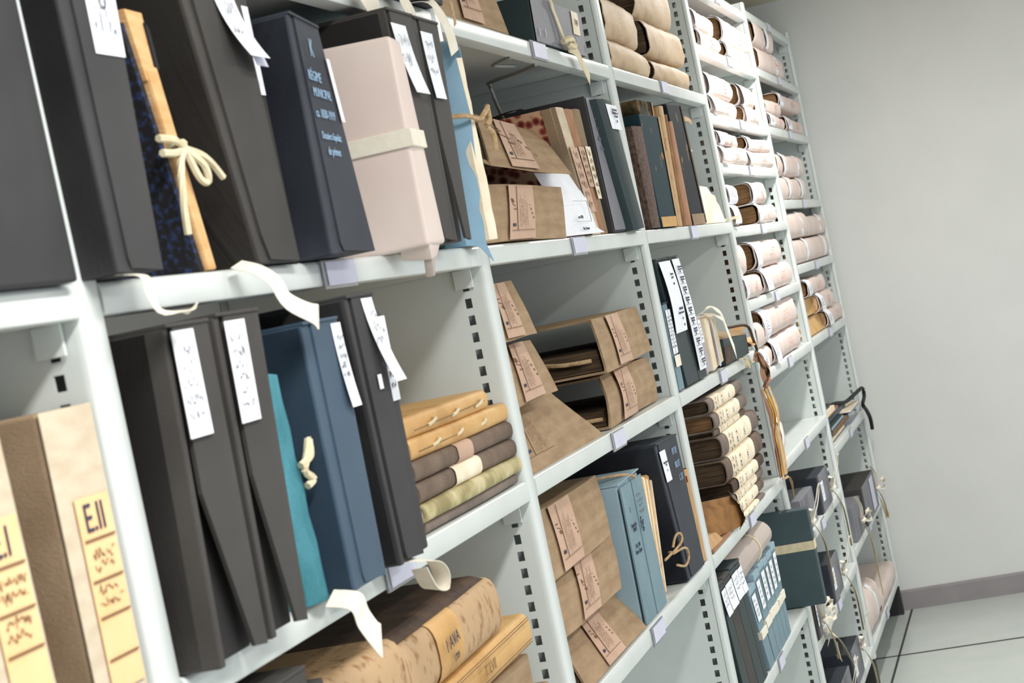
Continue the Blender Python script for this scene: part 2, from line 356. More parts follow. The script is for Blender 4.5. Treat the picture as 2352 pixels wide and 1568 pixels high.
# ------------------------------------------------------------------ builders for what stands on the shelves
def quad(xl0, xr0, xl1, xr1, z0, z1, y, y1=None):
    """front face TL,TR,BR,BL : x at bottom (xl0,xr0), at top (xl1,xr1)"""
    y1 = y if y1 is None else y1
    return [(xl1, y1, z1), (xr1, y1, z1), (xr0, y, z0), (xl0, y, z0)]
def label_on(Q, uv, parent, mat=PAPER, lines=0, ink=INK, curl=0, shear=0, seed=1, name='paper_label', h=.7, th=.0009, off=.0018, dens=7):
    u0, u1, v0, v1 = uv
    p = patch(name, Q, u0, u1, v0, v1, mat, parent, off=off, curl=(lambda a, c: curl*(1-c)**2) if curl else None, shear=shear)
    if lines:
        du, dv = (u1-u0)*.1, (v1-v0)*.12
        scribble(Q, u0+du, u1-du, v0+dv, v1-dv, lines, ink, p, h=h, th=th, off=off+.0009+abs(curl)*.4, seed=seed, density=dens)
    return p
def flap_box(name, label, Q, depth, mat, inner, group=None, cut=.05, gap=.012, ridge=.07, cat='box', lid=True, depthx=0):
    """cloth board archive box: body, and a front flap whose lower near corner is cut away"""
    t = thing(name, label, cat, ctr(Q), group)
    Dv = (depthx, depth, 0)
    inn = [tuple(V(p)+V((0, gap, 0))) for p in Q]
    part('body', hexa(inn, (depthx, depth-gap, 0), .0025), inner if gap > .004 else mat, t)
    P = lambda u, v: bil(Q, u, v)
    r = hexa([P(0, 1), P(ridge, 1), P(ridge, 0), P(0, 0)], Dv, .002)
    part('near_side', r, mat, t)
    hh = (V(Q[0])-V(Q[3])).length
    b = bmesh.new(); w = (V(Q[1])-V(Q[0])).length; cu = ridge+.10
    vc = cut*3/hh
    ring = [P(cu*.85, 1), P(1, 1), P(1, .0), P(min(.95, cu+cut/w), .012), P(cu, vc)]
    A = [b.verts.new(p+V((0, -.0012, 0))) for p in ring]; B = [b.verts.new(p+V((0, .0028, 0))) for p in ring]; n = len(ring)
    b.faces.new(A); b.faces.new(B[::-1])
    for i in range(n): b.faces.new((A[i], A[(i+1) % n], B[(i+1) % n], B[i]))
    part('front_flap', b, mat, t)
    if lid:
        top = [V(Q[0])+V((0, -.003, .003)), V(Q[1])+V((0, -.003, .003)), V(Q[1])+V((0, -.003, -.0005)), V(Q[0])+V((0, -.003, -.0005))]
        part('top_edge', hexa([tuple(p) for p in top], (depthx, depth, 0), .0008), mat, t)
    return t
def plain_box(name, label, Q, depth, mat, group=None, cat='box', bev=.004, depthv=None, pname='body'):
    t = thing(name, label, cat, ctr(Q), group); part(pname, hexa(Q, depthv or (0, depth, 0), bev, segs=3), mat, t, smooth=True); return t
def loop_tape(parent, P, w, mat=COTTON, side=(1, 0, 0), name='cotton_tape', sides=None):
    return part(name, ribb(P, w, sides or side), mat, parent, smooth=True)
def dprof(yf, d, z0, z1, r=None, k=10, flat=.0):
    """D shaped section: rounded front at yf, flat top and bottom going back"""
    h = (z1-z0)/2; zc = (z0+z1)/2; r = r or h*.75; P = [(yf+d, z1)]
    for i in range(k+1):
        a = math.pi/2+math.pi*i/k
        cy = math.copysign(abs(math.cos(a))**.75, math.cos(a)); sz = math.copysign(abs(math.sin(a))**.75, math.sin(a))
        P.append((yf+r+r*cy, zc+h*sz))
    P.append((yf+d, z0)); return P
def shell(outer, t):
    """C shaped ring: outer profile followed by the inset profile reversed"""
    n = len(outer); inner = []
    for i, (y, z) in enumerate(outer):
        y0, z0 = outer[max(i-1, 0)]; y1, z1 = outer[min(i+1, n-1)]
        ty, tz = y1-y0, z1-z0; l = math.hypot(ty, tz) or 1
        inner.append((y-tz/l*t, z+ty/l*t))
    return outer+inner[::-1]
def bundle(label, x0, x1, z0, z1, yf=.0, d=.26, mat=WRAP, pages=OLDP, group='wrapped bundles', r=None, tab=1, tilt=0, red=True, slack=.010, tabw=.06, seed=0, dz=0, lab2=False, cat='bundle', name='wrapped_bundle', page_in=.012, tabdown=0.0):
    """book block wrapped in paper, lying flat, its open end to the left"""
    rnd = random.Random(seed or int(x0*1000+z0*777)); L = x1-x0
    t = thing(name, label, cat, ((x0+x1)/2, yf+d/2, z0), group)
    o = dprof(yf, d, z0, z1, r); a1, a2 = rnd.uniform(-.5, .5), rnd.uniform(0, 6)
    def fn(x, y, z, s):
        f = max(0, 1-(y-yf)/.06)
        return (x+tilt*(z-z0), y+f*.004*math.sin(s*5+a2)+.0012*math.sin(s*23+z*160+a2), z+dz*s+.002*math.sin(s*4+a2+z*9)*(1 if z > (z0+z1)/2 else 0))
    part('wrapper', extr(shell(o, .0022), x0, x1, nx=14, fn=fn), mat, t, smooth=True)
    g = .004; ins = [(y+g if y < yf+d-.001 else y, min(max(z, z0+g*1.4), z1-g*1.4)) for y, z in o]
    part('page_block', extr(ins, x0+page_in, x1-.010, nx=1, fn=lambda x, y, z, s: (x+tilt*(z-z0), y+.003, z+dz*s)), pages, t)
    if tab:
        k0, k1 = (2, 9) if tab == 1 else (1, 11)
        arc = o[k0:k1+1]; b = bmesh.new(); rows = []
        for i, (y, z) in enumerate(arc):
            f = i/(len(arc)-1); n_y = -1.0; out = .0035 + .016*tabdown*f*f
            xa, xb = x0-.006+tabdown*.03*f, x0+tabw+.02*f*(1+tabdown)
            if lab2: xa, xb = x0+L*.60, x0+L*.60+tabw
            rows.append([b.verts.new((x+tilt*(z-z0), y-out*(1 if y < yf+.05 else .3), z+(.003 if i == 0 else 0)+dz*((x-x0)/L))) for x in (xa, (xa+xb)/2, xb)])
        for p, q in zip(rows, rows[1:]):
            for j in range(2): b.faces.new((p[j], p[j+1], q[j+1], q[j]))
        bmesh.ops.recalc_face_normals(b, faces=b.faces); bmesh.ops.solidify(b, geom=b.faces[:], thickness=.0006)
        lb = part('paper_label', b, PAPER, t, smooth=True)
        Q = [(x0, yf-.0045, z1-(z1-z0)*.28), (x0+tabw, yf-.0045, z1-(z1-z0)*.28), (x0+tabw, yf-.0045, z0+(z1-z0)*.3), (x0, yf-.0045, z0+(z1-z0)*.3)]
        if not lab2: scribble(Q, .1, .9, 0, 1, 5, INK, lb, seed=int(x0*99), off=.0012+tabdown*.006, th=.0012)
    if red:
        Q = [(x0+L*.55, yf-.0012, z1-(z1-z0)*.3), (x0+L*.75, yf-.0012, z1-(z1-z0)*.3), (x0+L*.75, yf-.0012, z0+(z1-z0)*.25), (x0+L*.55, yf-.0012, z0+(z1-z0)*.25)]
        scribble(Q, .1, .9, 0, 1, 4, REDINK, t, seed=int(x1*99), off=.004, th=.0022, density=4)
    return t
def flat_book(label, x0, x1, z0, z1, yf, d, mat, pages=OLDP, group=None, lab=None, labmat=CREAM, ink=None, r=None, name='bound_volume', dz=0, board=.003, cat='book', tilt=0, ends=.006, seed=1, bands=None, wear=.0):
    rnd = random.Random(seed); t = thing(name, label, cat, ((x0+x1)/2, yf+d/2, z0), group); L = x1-x0
    o = dprof(yf, d, z0, z1, r if r else min((z1-z0)*.5, .03)); ph = rnd.uniform(0, 6)
    def fn(x, y, z, s): return (x+tilt*(z-z0)+(wear*rnd.uniform(-1, 1) if wear else 0), y+.0015*math.sin(s*6+ph), z+dz*s)
    part('cover', extr(shell(o, board), x0, x1, nx=12, fn=fn), mat, t, smooth=True)
    ins = [(max(y, yf+board*1.6), min(max(z, z0+board*1.15), z1-board*1.15)) for y, z in o]
    part('page_block', extr(ins, x0+ends, x1-ends, fn=lambda x, y, z, s: (x+tilt*(z-z0), y+.002, z+dz*s)), pages, t)
    if lab:
        a0, a1 = lab; b = bmesh.new(); arc = o[1:12]; rows = []
        for (y, z) in arc:
            zc = (z0+z1)/2; rows.append([b.verts.new((x0+L*a+tilt*(z-z0)+rnd.uniform(-.001, .001), y-.0016*max(0, 1-(y-yf)/.02)-.0002, z+math.copysign(.0008, z-zc)+dz*a)) for a in (a0, (a0+a1)/2, a1)])
        for p, q in zip(rows, rows[1:]):
            for j in range(2): b.faces.new((p[j], p[j+1], q[j+1], q[j]))
        bmesh.ops.recalc_face_normals(b, faces=b.faces); bmesh.ops.solidify(b, geom=b.faces[:], thickness=.0005)
        lb = part('spine_label', b, labmat, t, smooth=True)
        if ink:
            Q = [(x0+L*a0, yf-.0022, z1-(z1-z0)*.22), (x0+L*a1, yf-.0022, z1-(z1-z0)*.22), (x0+L*a1, yf-.0022, z0+(z1-z0)*.22), (x0+L*a0, yf-.0022, z0+(z1-z0)*.22)]
            for k, (s, u, sz) in enumerate(ink): text(s, Q, u, .5, sz, INK, lb, rot=-math.pi/2, off=.0014)
    return t
def kraft_box(label, Q, depth, papers=True, group='kraft wrapped boxes', num=None, lab=(.3, .55), seed=1, name='kraft_box', dvec=None, th=.004, lines=9, rotnum=-math.pi/2, fill=.9, bulge=.0):
    """wrap-round kraft cover: front, top and bottom boards, near end open on the papers"""
    t = thing(name, label, 'box', ctr(Q), group); D = V(dvec or (0, depth, 0))
    n = nrm(Q)
    b = bmesh.new(); nu, nv = 8, 8; g = []
    for j in range(nv+1):
        row = []
        for i in range(nu+1):
            u, v = i/nu, j/nv; p = bil(Q, u, v)+n*(bulge*math.sin(math.pi*v)*(.6+.4*math.sin(math.pi*u)))
            p += V((.0012*math.sin(7*v+seed), 0, .0015*math.sin(5*u+seed*2)*(1 if v in (0, 1) else .3)))
            row.append(b.verts.new(p))
        g.append(row)
    for j in range(nv):
        for i in range(nu): b.faces.new((g[j][i], g[j][i+1], g[j+1][i+1], g[j+1][i]))
    top = [b.verts.new(w.co+D) for w in g[nv]]; bot = [b.verts.new(w.co+D) for w in g[0]]
    for i in range(nu):
        b.faces.new((g[nv][i], g[nv][i+1], top[i+1], top[i])); b.faces.new((g[0][i+1], g[0][i], bot[i], bot[i+1]))
    bmesh.ops.recalc_face_normals(b, faces=b.faces); bmesh.ops.solidify(b, geom=b.faces[:], thickness=th)
    part('cover', b, KRAFT, t, smooth=True)
    if papers:
        q = [tuple(bil(Q, u, v)+D.normalized()*.008-n*.002) for u, v in ((.03, fill*.96), (.97, fill*.96), (.97, .05), (.03, .05))]
        part('paper_stack', hexa(q, tuple(D*.94), .002), DARKP, t)
    if lab:
        u0, u1 = lab; pl = patch('paper_label', Q, u0, u1, .02, .985, PINKL, t, off=.0032+bulge*.4, curl=(lambda a, c: bulge*.65*math.sin(math.pi*c)) if bulge else None)
        w = u1-u0; of = .0045+bulge
        scribble(Q, u0+w*.36, u0+w*.72, .2, .8, lines, INKB, pl, rot=True, seed=seed, off=of, th=.0007, h=.35, density=14)
        patch('ruled_line', Q, u0+w*.06, u0+w*.94, .165, .172, INKB, pl, off=of); patch('ruled_line', Q, u0+w*.27, u0+w*.285, .17, .96, INKB, pl, off=of)
        patch('stamp', Q, u0+w*.1, u0+w*.2, .24, .29, INK, pl, off=of)
        if num:
            hh = (V(Q[0])-V(Q[3])).length
            text(num, Q, u0+w*.15, .62, hh*.17, INKB, pl, rot=rotnum, off=of, sx=.8)
            text('1 0 0 2', Q, u0+w*.86, .5, hh*.07, INKB, pl, rot=rotnum, off=of)
    return t

# ------------------------------------------------------------------ bay at the near end (out of focus)
Q = quad(1.36, 1.492, 1.355, 1.487, 1.613, 1.905, -.012); plain_box('archive_box', 'blurred black box at the left edge, on the upper shelf', Q, .26, BLACK, cat='box')
def beige_ledger(label, Q, depth, seed, wtxt):
    t = thing('ledger', label, 'book', ctr(Q), 'beige cloth ledgers')
    part('cover', hexa(Q, (0, depth, 0), .004, segs=3), BROWNC, t, smooth=True)
    patch('spine_cloth', Q, -.01, 1.0, 0, 1, BEIGEC, t, off=.0025, label='beige linen spine')
    L = [tuple(V(Q[0])+V((-.0022, .07, 0))), tuple(V(Q[0])+V((-.0022, depth, 0))), tuple(V(Q[3])+V((-.0022, depth, 0))), tuple(V(Q[3])+V((-.0022, .07, 0)))]
    part('marbled_side', hexa(L, (.002, 0, 0), 0), REDM, t, label='dark red marbled cover paper')
    p = patch('spine_label', Q, .27, .93, .06, .70, ORLAB, t, off=.0045)
    for v in (.555, .42, .30, .16): patch('ruled_line', Q, .30, .90, v, v+.007, INKB, p, off=.006)
    text(wtxt, Q, .58, .625, .034, INK, p, off=.006, sx=.9)
    for v, s in ((.49, 3), (.37, 5)): scribble(Q, .34, .88, v-.04, v+.04, 2, INKB, p, off=.006, seed=seed+s, h=.8, th=.0012)
    return t
beige_ledger('blurred beige linen ledger with an orange spine label, beside the near white upright', quad(1.4140, 1.500, 1.4135, 1.503, 1.264, 1.513, .01), .17, 2, 'E.II')
beige_ledger('blurred beige linen ledger at the very left edge, only half in view', quad(1.262, 1.352, 1.255, 1.343, 1.264, 1.52, .008), .17, 5, 'E.I')

# ------------------------------------------------------------------ second bay, upper shelf: black boxes
G1 = 'black archive boxes'
Q = quad(1.520, 1.606, 1.512, 1.624, 1.614, 1.912, -.035)
t = flap_box('archive_box', 'first black box beside the near white upright, white slip high on its spine', Q, .27, BLACK, BLACK, G1, gap=.001, cut=0.004, ridge=.16)
label_on(Q, (.45, 1.0, .64, .97), t, lines=2, curl=.0, seed=3)
text('U', Q, .72, .80, .022, INK, t, off=.004)
loop_tape(t, [(1.545, -.02, 1.615), (1.545, -.045, 1.609), (1.548, -.046, 1.595), (1.556, -.05, 1.578), (1.578, -.062, 1.574), (1.585, -.066, 1.575)], .020, side=(1, .1, 0))
# tied bundle of tan papers in a dark speckled folder
Q = quad(1.789, 1.812, 1.722, 1.766, 1.614, 1.868, .0)
t = thing('document_folder', 'thin folder of tan papers in dark blue speckled boards, tied with a bow', 'folder', ctr(Q), 'tied document folders')
part('board', hexa([(1.715, .006, 1.855), (1.721, .004, 1.855), (1.788, .004, 1.614), (1.781, .006, 1.614)], (0, .24, 0), .001), BLUEM, t, label='dark blue speckled board')
b = bmesh.new(); hexa([(1.7235, .002, 1.868), (1.766, .004, 1.868), (1.772, .004, 1.80), (1.742, .002, 1.80)], (0, .2, 0), .001, b)
part('papers', b, TAN, t)
b = hexa([(1.742, .0, 1.812), (1.769, .001, 1.815), (1.812, .001, 1.614), (1.790, .0, 1.614)], (0, .21, 0), .003)
part('wrapper_sheet', b, TAN, t)
part('dark_strip', hexa([(1.762, .001, 1.858), (1.7695, .001, 1.852), (1.774, .001, 1.812), (1.768, .001, 1.812)], (0, .1, 0), .0008), BLACKST, t)
kx, kz = 1.7745, 1.733
bow = bmesh.new()
for P in ([(kx, -.006, kz), (kx-.03, -.012, kz+.006), (kx-.058, -.008, kz+.008)], [(kx, -.006, kz), (kx-.03, -.010, kz-.006), (kx-.056, -.008, kz-.006)],
          [(kx, -.006, kz), (kx+.03, -.014, kz-.010), (kx+.058, -.016, kz-.030)], [(kx, -.007, kz), (kx-.028, -.012, kz-.018), (kx-.040, -.012, kz-.055), (kx-.040, -.010, kz-.085)],
          [(kx, -.007, kz), (kx+.012, -.018, kz-.018), (kx+.020, -.016, kz-.034), (kx+.010, -.012, kz-.03), (kx, -.007, kz)]):
    tubeb(smooth_pts(P, 6), .0038, bow)
for k in range(3): tubeb([(kx-.016, .0, kz+.004*k-.004), (kx, -.007, kz+.004*k-.003), (kx+.016, .0, kz+.004*k-.002)], .0042, bow)
part('string_bow', bow, COTTON2, t, smooth=True)
Q = quad(1.894, 2.004, 1.826, 1.985, 1.614, 1.913, -.012)
t = flap_box('archive_box', 'large black box right of the tied tan papers, leaning, with a curled slip', Q, .26, BROWNBK, BLACK, G1, gap=.002, cut=.01, ridge=.10)
label_on(Q, (.50, .86, .72, .97), t, lines=2, curl=.02, seed=4, shear=.10)
patch('curled_slip', Q, .70, .92, .70, .80, LILAC, t, off=.012, shear=.15)
loop_tape(t, [(1.835, -.01, 1.616), (1.835, -.03, 1.607), (1.838, -.045, 1.592), (1.845, -.052, 1.57), (1.872, -.064, 1.553), (1.884, -.066, 1.548)], .026, side=(1, -.1, .25))
Q = quad(2.006, 2.036, 1.992, 2.036, 1.614, 1.911, -.002)
t = plain_box('archive_box', 'narrow black box squeezed in left of the box with pale handwriting', Q, .25, BROWNBK, G1)
patch('paper_label', Q, .02, .80, .62, .95, PAPER, t, off=.002)
Q = quad(2.043, 2.186, 2.057, 2.140, 1.614, 1.880, -.037)
Q[0] = (2.057, -.037, 1.884); Q[1] = (2.146, -.037, 1.874)
t = flap_box('archive_box', 'blue black box with pale blue handwriting on its spine', Q, .25, BLACKB, BLACKB, G1, gap=.001, cut=.004, ridge=.12)
text('K', Q, .52, .88, .030, CHALK, t, off=.003, sx=.55)
for s, u, v, sz in (('RÉGIME', .42, .755, .0165), ('MUNICIPAL', .54, .685, .0150), ('ca. 1830-1919', .50, .595, .0148), ('Dossiers liquidat.', .54, .500, .0125), ('de primes', .52, .435, .0140)):
    text(s, Q, u, v, sz, CHALK, t, off=.003, sx=.72, shear=.15)
patch('paper_label', Q, .93, 1.02, .58, .86, PAPER, t, off=.004)
# pinkish wallet with a white band
t = thing('paper_wallet', 'pinkish white paper wallet closed with a white cotton band', 'folder', (2.34, .05, 1.613))
F = [(2.312, -.070, 1.872), (2.372, -.064, 1.872), (2.405, -.060, 1.613), (2.325, -.062, 1.612)]
part('wallet', hexa(F, [(.0, .30, .012), (0, .30, .012), (0, .30, 0), (0, .30, 0)], .006, segs=3), WRAP, t, smooth=True)
b = bmesh.new(); hexa([(2.325, -.0625, 1.622), (2.400, -.058, 1.622), (2.382, -.052, 1.598), (2.345, -.056, 1.594)], (0, .04, .006), .004, b)
part('folded_corner', b, WRAP, t, smooth=True)
part('corner_tip', hexa([(2.345, -.057, 1.604), (2.372, -.054, 1.604), (2.365, -.05, 1.574), (2.358, -.05, 1.574)], (0, .012, 0), .003), WRAPG, t, smooth=True)
part('cotton_band', hexa([(2.3125, -.072, 1.757), (2.388, -.066, 1.757), (2.390, -.066, 1.735), (2.3145, -.072, 1.735)], (0, .300, 0), .001), COTTON, t)
Q = quad(2.405, 2.494, 2.398, 2.508, 1.618, 1.918, -.045)
t = flap_box('archive_box', 'black box behind the pinkish wallet, torn white slip on its spine', Q, .27, BROWNBK, BLACK, G1, gap=.008, cut=.045, ridge=.04)
label_on(Q, (.06, .62, .64, .945), t, lines=3, curl=.010, seed=8, shear=.18)
Q = quad(2.500, 2.574, 2.512, 2.624, 1.617, 1.917, -.045)
t = flap_box('archive_box', 'black box beside the folded blue folder, straight white slip on its spine', Q, .27, BROWNBK, BLACK, G1, gap=.012, cut=.045, ridge=.16)
label_on(Q, (.18, .66, .64, .945), t, lines=4, curl=.004, seed=9, shear=.05)
Q = quad(2.602, 2.622, 2.634, 2.668, 1.614, 1.898, .0)
t = thing('thin_book', 'thin book in green marbled paper with a tan corner, left of the blue folder', 'book', ctr(Q))
part('cover', hexa(Q, (0, .22, 0), .002), GREENM, t); patch('corner_patch', Q, -.05, 1.05, .88, 1.0, TAN, t, off=.001)
t = thing('document_folder', 'open blue card folder of cream papers tied with hemp string', 'folder', (2.73, .1, 1.613), 'tied document folders')
b = bmesh.new()
def sheetb(rows, th, bm=None):
    b = bmesh.new(); g = [[V(p) for p in r] for r in rows]; nr, nc = len(g), len(g[0]); F = []; K = []
    for j in range(nr):
        f = []; k = []
        for i in range(nc):
            du = g[j][min(i+1, nc-1)]-g[j][max(i-1, 0)]; dv = g[min(j+1, nr-1)][i]-g[max(j-1, 0)][i]; n = du.cross(dv)
            n = n.normalized() if n.length > 1e-12 else V((0, -1, 0))
            f.append(b.verts.new(g[j][i]+n*th*.5)); k.append(b.verts.new(g[j][i]-n*th*.5))
        F.append(f); K.append(k)
    for j in range(nr-1):
        for i in range(nc-1):
            b.faces.new((F[j][i], F[j][i+1], F[j+1][i+1], F[j+1][i])); b.faces.new((K[j][i], K[j+1][i], K[j+1][i+1], K[j][i+1]))
        b.faces.new((F[j][0], F[j+1][0], K[j+1][0], K[j][0])); b.faces.new((F[j][-1], K[j][-1], K[j+1][-1], F[j+1][-1]))
    for i in range(nc-1):
        b.faces.new((F[0][i], K[0][i], K[0][i+1], F[0][i+1])); b.faces.new((F[-1][i], F[-1][i+1], K[-1][i+1], K[-1][i]))
    if bm is None: return b
    me = bpy.data.meshes.new('t'); b.to_mesh(me); b.free(); bm.from_mesh(me); bpy.data.meshes.remove(me); return bm
part('near_cover', sheetb([[(2.745, .20, 1.905), (2.748, .0, 1.898), (2.765, -.024, 1.903)], [(2.735, .20, 1.8), (2.728, .0, 1.79), (2.742, -.035, 1.80)], [(2.705, .2, 1.70), (2.70, .0, 1.70), (2.735, -.030, 1.72)], [(2.69, .2, 1.615), (2.688, -.005, 1.614), (2.715, -.026, 1.614)], [(2.70, -.01, 1.6125), (2.70, -.02, 1.609), (2.716, -.032, 1.585)]], .0012), FBLUE, t, smooth=True)
part('far_cover', sheetb([[(2.80, .2, 1.912), (2.815, .0, 1.912), (2.805, -.022, 1.905)], [(2.822, .2, 1.88), (2.833, .0, 1.88), (2.822, -.018, 1.87)], [(2.812, .2, 1.79), (2.812, .0, 1.78), (2.79, -.018, 1.79)], [(2.81, .2, 1.70), (2.822, -.005, 1.69), (2.80, -.012, 1.70)], [(2.805, .2, 1.66), (2.812, -.018, 1.668), (2.79, -.02, 1.668)], [(2.80, .2, 1.615), (2.80, -.010, 1.632), (2.785, -.012, 1.632)]], .0012), FBLUE, t, smooth=True)
part('top_fold', sheetb([[(2.745, .2, 1.905), (2.748, .0, 1.899), (2.765, -.022, 1.904)], [(2.775, .2, 1.918), (2.79, .0, 1.916), (2.79, -.02, 1.914)], [(2.80, .2, 1.912), (2.815, .0, 1.911), (2.805, -.02, 1.905)]], .0012), FBLUE, t, smooth=True)
b = bmesh.new(); rr = random.Random(3); rows = []
for i in range(13):
    f = i/12; z = 1.884-(1.884-1.616)*f; w = .010+.020*math.sin(min(1, f*1.5)*1.5)+.004*rr.uniform(-1, 1); xc = 2.768-.030*f+.003*rr.uniform(-1, 1)
    if .3 < f < .42: w *= .75
    rows.append([(xc-w*.55, .18, z), (xc-w*.6, -.026-.006*f, z), (xc+w*.1, -.031-.006*f, z), (xc+w*.7, -.022, z), (xc+w*.7, .18, z)])
part('paper_bundle', sheetb(rows, .003), CREAM, t, smooth=True)
s = bmesh.new(); tubeb(smooth_pts([(2.690, .02, 1.797), (2.705, -.030, 1.796), (2.745, -.042, 1.791), (2.780, -.036, 1.792), (2.80, -.01, 1.795)], 5), .0035, s)
tubeb(smooth_pts([(2.765, -.042, 1.79), (2.785, -.05, 1.806), (2.80, -.046, 1.808), (2.800, -.046, 1.79), (2.775, -.046, 1.781), (2.790, -.05, 1.768), (2.800, -.046, 1.745)], 5), .0042, s)
part('hemp_string', s, STRING, t, smooth=True)

# upper shelf above: only its front things and tapes show
Q = quad(2.46, 2.775, 2.44, 2.77, 1.964, 2.20, -.02)
t = plain_box('archive_box', 'black box at the top edge of the photo with cotton tapes hanging under it', Q, .26, BLACK, G1)
loop_tape(t, [(2.40, .01, 1.966), (2.40, -.012, 1.963), (2.41, -.018, 1.945), (2.43, -.02, 1.928), (2.44, -.019, 1.918)], .05, side=(1, 0, .1))
loop_tape(t, [(2.56, .01, 1.9655), (2.565, -.016, 1.963), (2.575, -.022, 1.948), (2.592, -.024, 1.925), (2.60, -.022, 1.90)], .04, side=(1, 0, .2))
loop_tape(t, [(2.69, .01, 1.9655), (2.695, -.018, 1.963), (2.708, -.028, 1.948), (2.722, -.034, 1.92), (2.732, -.034, 1.888)], .046, side=(1, 0, .1))
part('brown_cord', ribb([(2.80, -.01, 1.985), (2.792, -.026, 1.972), (2.79, -.028, 1.95), (2.795, -.026, 1.935)], .012), STRING, t)

# ------------------------------------------------------------------ second bay, middle shelf
G2 = 'grey black archive boxes'
Q = quad(1.558, 1.662, 1.582, 1.676, 1.264, 1.563, -.035)
t = flap_box('archive_box', 'first grey black box on the middle shelf, beside the near white upright, wide white slip', Q, .27, BROWNBK, GAPSHADE, G2, gap=.016, cut=.05, ridge=.10)
label_on(Q, (.06, .56, .665, .985), t, lines=5, seed=11, off=.004, shear=.04)
for k, dz in enumerate((0, -.02)): text('ff', [(1.56, -.0, 1.55), (1.56, .1, 1.55), (1.56, .1, 1.30), (1.56, 0, 1.30)], .2, .80+dz*4, .02, CHALK, t, off=.02) if False else None
Q = quad(1.678, 1.766, 1.694, 1.800, 1.264, 1.566, -.035)
t = flap_box('archive_box', 'second grey black box, between the wide slip box and the teal book', Q, .27, BROWNBK, GAPSHADE, G2, gap=.016, cut=.05, ridge=.12)
label_on(Q, (.12, .58, .66, .98), t, lines=6, seed=12, off=.004)
t = thing('thin_book', 'worn teal cloth book tied with a small cord, lower than its neighbours', 'book', (1.88, .1, 1.263))
def tealfn(x, y, z, s): return (x, y, z)
Q = quad(1.842, 1.912, 1.836, 1.892, 1.264, 1.502, -.014)
b = bmesh.new(); rows = []
for j in range(9):
    v = j/8; r = []
    for u, yy in ((0, .2), (0, .012), (.10, -.004), (.3, -.011), (.55, -.013), (.8, -.008), (1, .004), (1, .2)):
        p = bil(Q, u, v); r.append((p.x+.0012*math.sin(v*19+u*5), p.y+.014+yy+.001*math.sin(v*23), p.z-(.010*abs(u-.3) if j == 8 else 0)))
    rows.append(r)
part('cover', sheetb(rows, .003), TEALC, t, smooth=True)
part('page_block', hexa([tuple(bil(Q, .12, .95)+V((0, .012, 0))), tuple(bil(Q, .97, .95)+V((0, .012, 0))), tuple(bil(Q, .97, .03)+V((0, .012, 0))), tuple(bil(Q, .12, .03)+V((0, .012, 0)))], (0, .17, 0), .001), GREENM, t)
b = bmesh.new(); tubeb(smooth_pts([(1.868, -.02, 1.404), (1.884, -.026, 1.412), (1.894, -.024, 1.428), (1.884, -.024, 1.416), (1.872, -.022, 1.398), (1.885, -.024, 1.388), (1.875, -.02, 1.382)], 5), .0042, b)
part('cord_knot', b, COTTON2, t, smooth=True)
Q = quad(1.902, 2.000, 1.903, 2.010, 1.264, 1.544, -.037)
t = flap_box('archive_box', 'slate blue box with a long curved white slip at its far edge', Q, .26, NAVY, NAVY, 'blue archive boxes', gap=.001, cut=.004, ridge=.2)
label_on(Q, (.78, 1.05, .655, .985), t, lines=7, seed=13, curl=.006, shear=.03)
loop_tape(t, [(1.872, -.02, 1.266), (1.876, -.045, 1.258), (1.882, -.048, 1.238), (1.890, -.054, 1.218), (1.898, -.056, 1.210)], .040, side=(1, 0, .25))
Q = quad(2.044, 2.122, 2.036, 2.128, 1.264, 1.564, -.042)
t = flap_box('archive_box', 'black box beside the six stacked books, two curled white slips', Q, .26, BLACK, BLACK, G2, gap=.003, cut=.004, ridge=.14)
label_on(Q, (.52, .92, .66, .99), t, lines=5, seed=14, curl=.016, shear=.22)
patch('torn_paper', Q, .52, .66, .645, .70, PAPER, t, off=.003)
loop_tape(t, [(2.085, -.02, 1.266), (2.088, -.046, 1.262), (2.10, -.060, 1.256), (2.112, -.062, 1.240), (2.110, -.058, 1.224), (2.092, -.052, 1.228), (2.086, -.046, 1.252)], .030, side=(.5, .8, .1))
Q = quad(2.124, 2.153, 2.130, 2.160, 1.266, 1.542, -.040)
t = plain_box('archive_box', 'slim black box between the curled slip box and the stacked books', Q, .24, BLACK, G2)
label_on(Q, (.05, .92, .63, .985), t, lines=6, seed=15)

# six books lying flat
GB = 'six old books stacked flat'
flat_book('topmost of the six flat books, tan vellum with stitched spine, bent', 2.302, 2.69, 1.381, 1.410, .010, .28, VELL, pages=TAN, group=GB, wear=.0008, seed=3, r=.012)
flat_book('second of the six flat books, tan vellum with ruled spine and stitches', 2.300, 2.765, 1.355, 1.382, .006, .29, VELL, pages=TAN, group=GB, seed=4, r=.010)
flat_book('third of the six flat books, brown cloth with a faded pink spine label', 2.286, 2.76, 1.329, 1.355, .004, .29, LEATH, group=GB, lab=(.40, .55), labmat=PINKL, seed=5)
flat_book('fourth of the six flat books, brown cloth with a cream spine label', 2.286, 2.758, 1.302, 1.329, .004, .29, LEATH, group=GB, lab=(.34, .60), labmat=CREAM, seed=6)
flat_book('fifth of the six flat books, mottled green and cream vellum', 2.292, 2.765, 1.278, 1.302, .0, .29, GREENV, pages=CREAM, group=GB, seed=7, r=.013)
flat_book('lowest of the six flat books, thin and grey brown, on the shelf', 2.300, 2.748, 1.2645, 1.278, .006, .28, LEATHG, group=GB, seed=8)
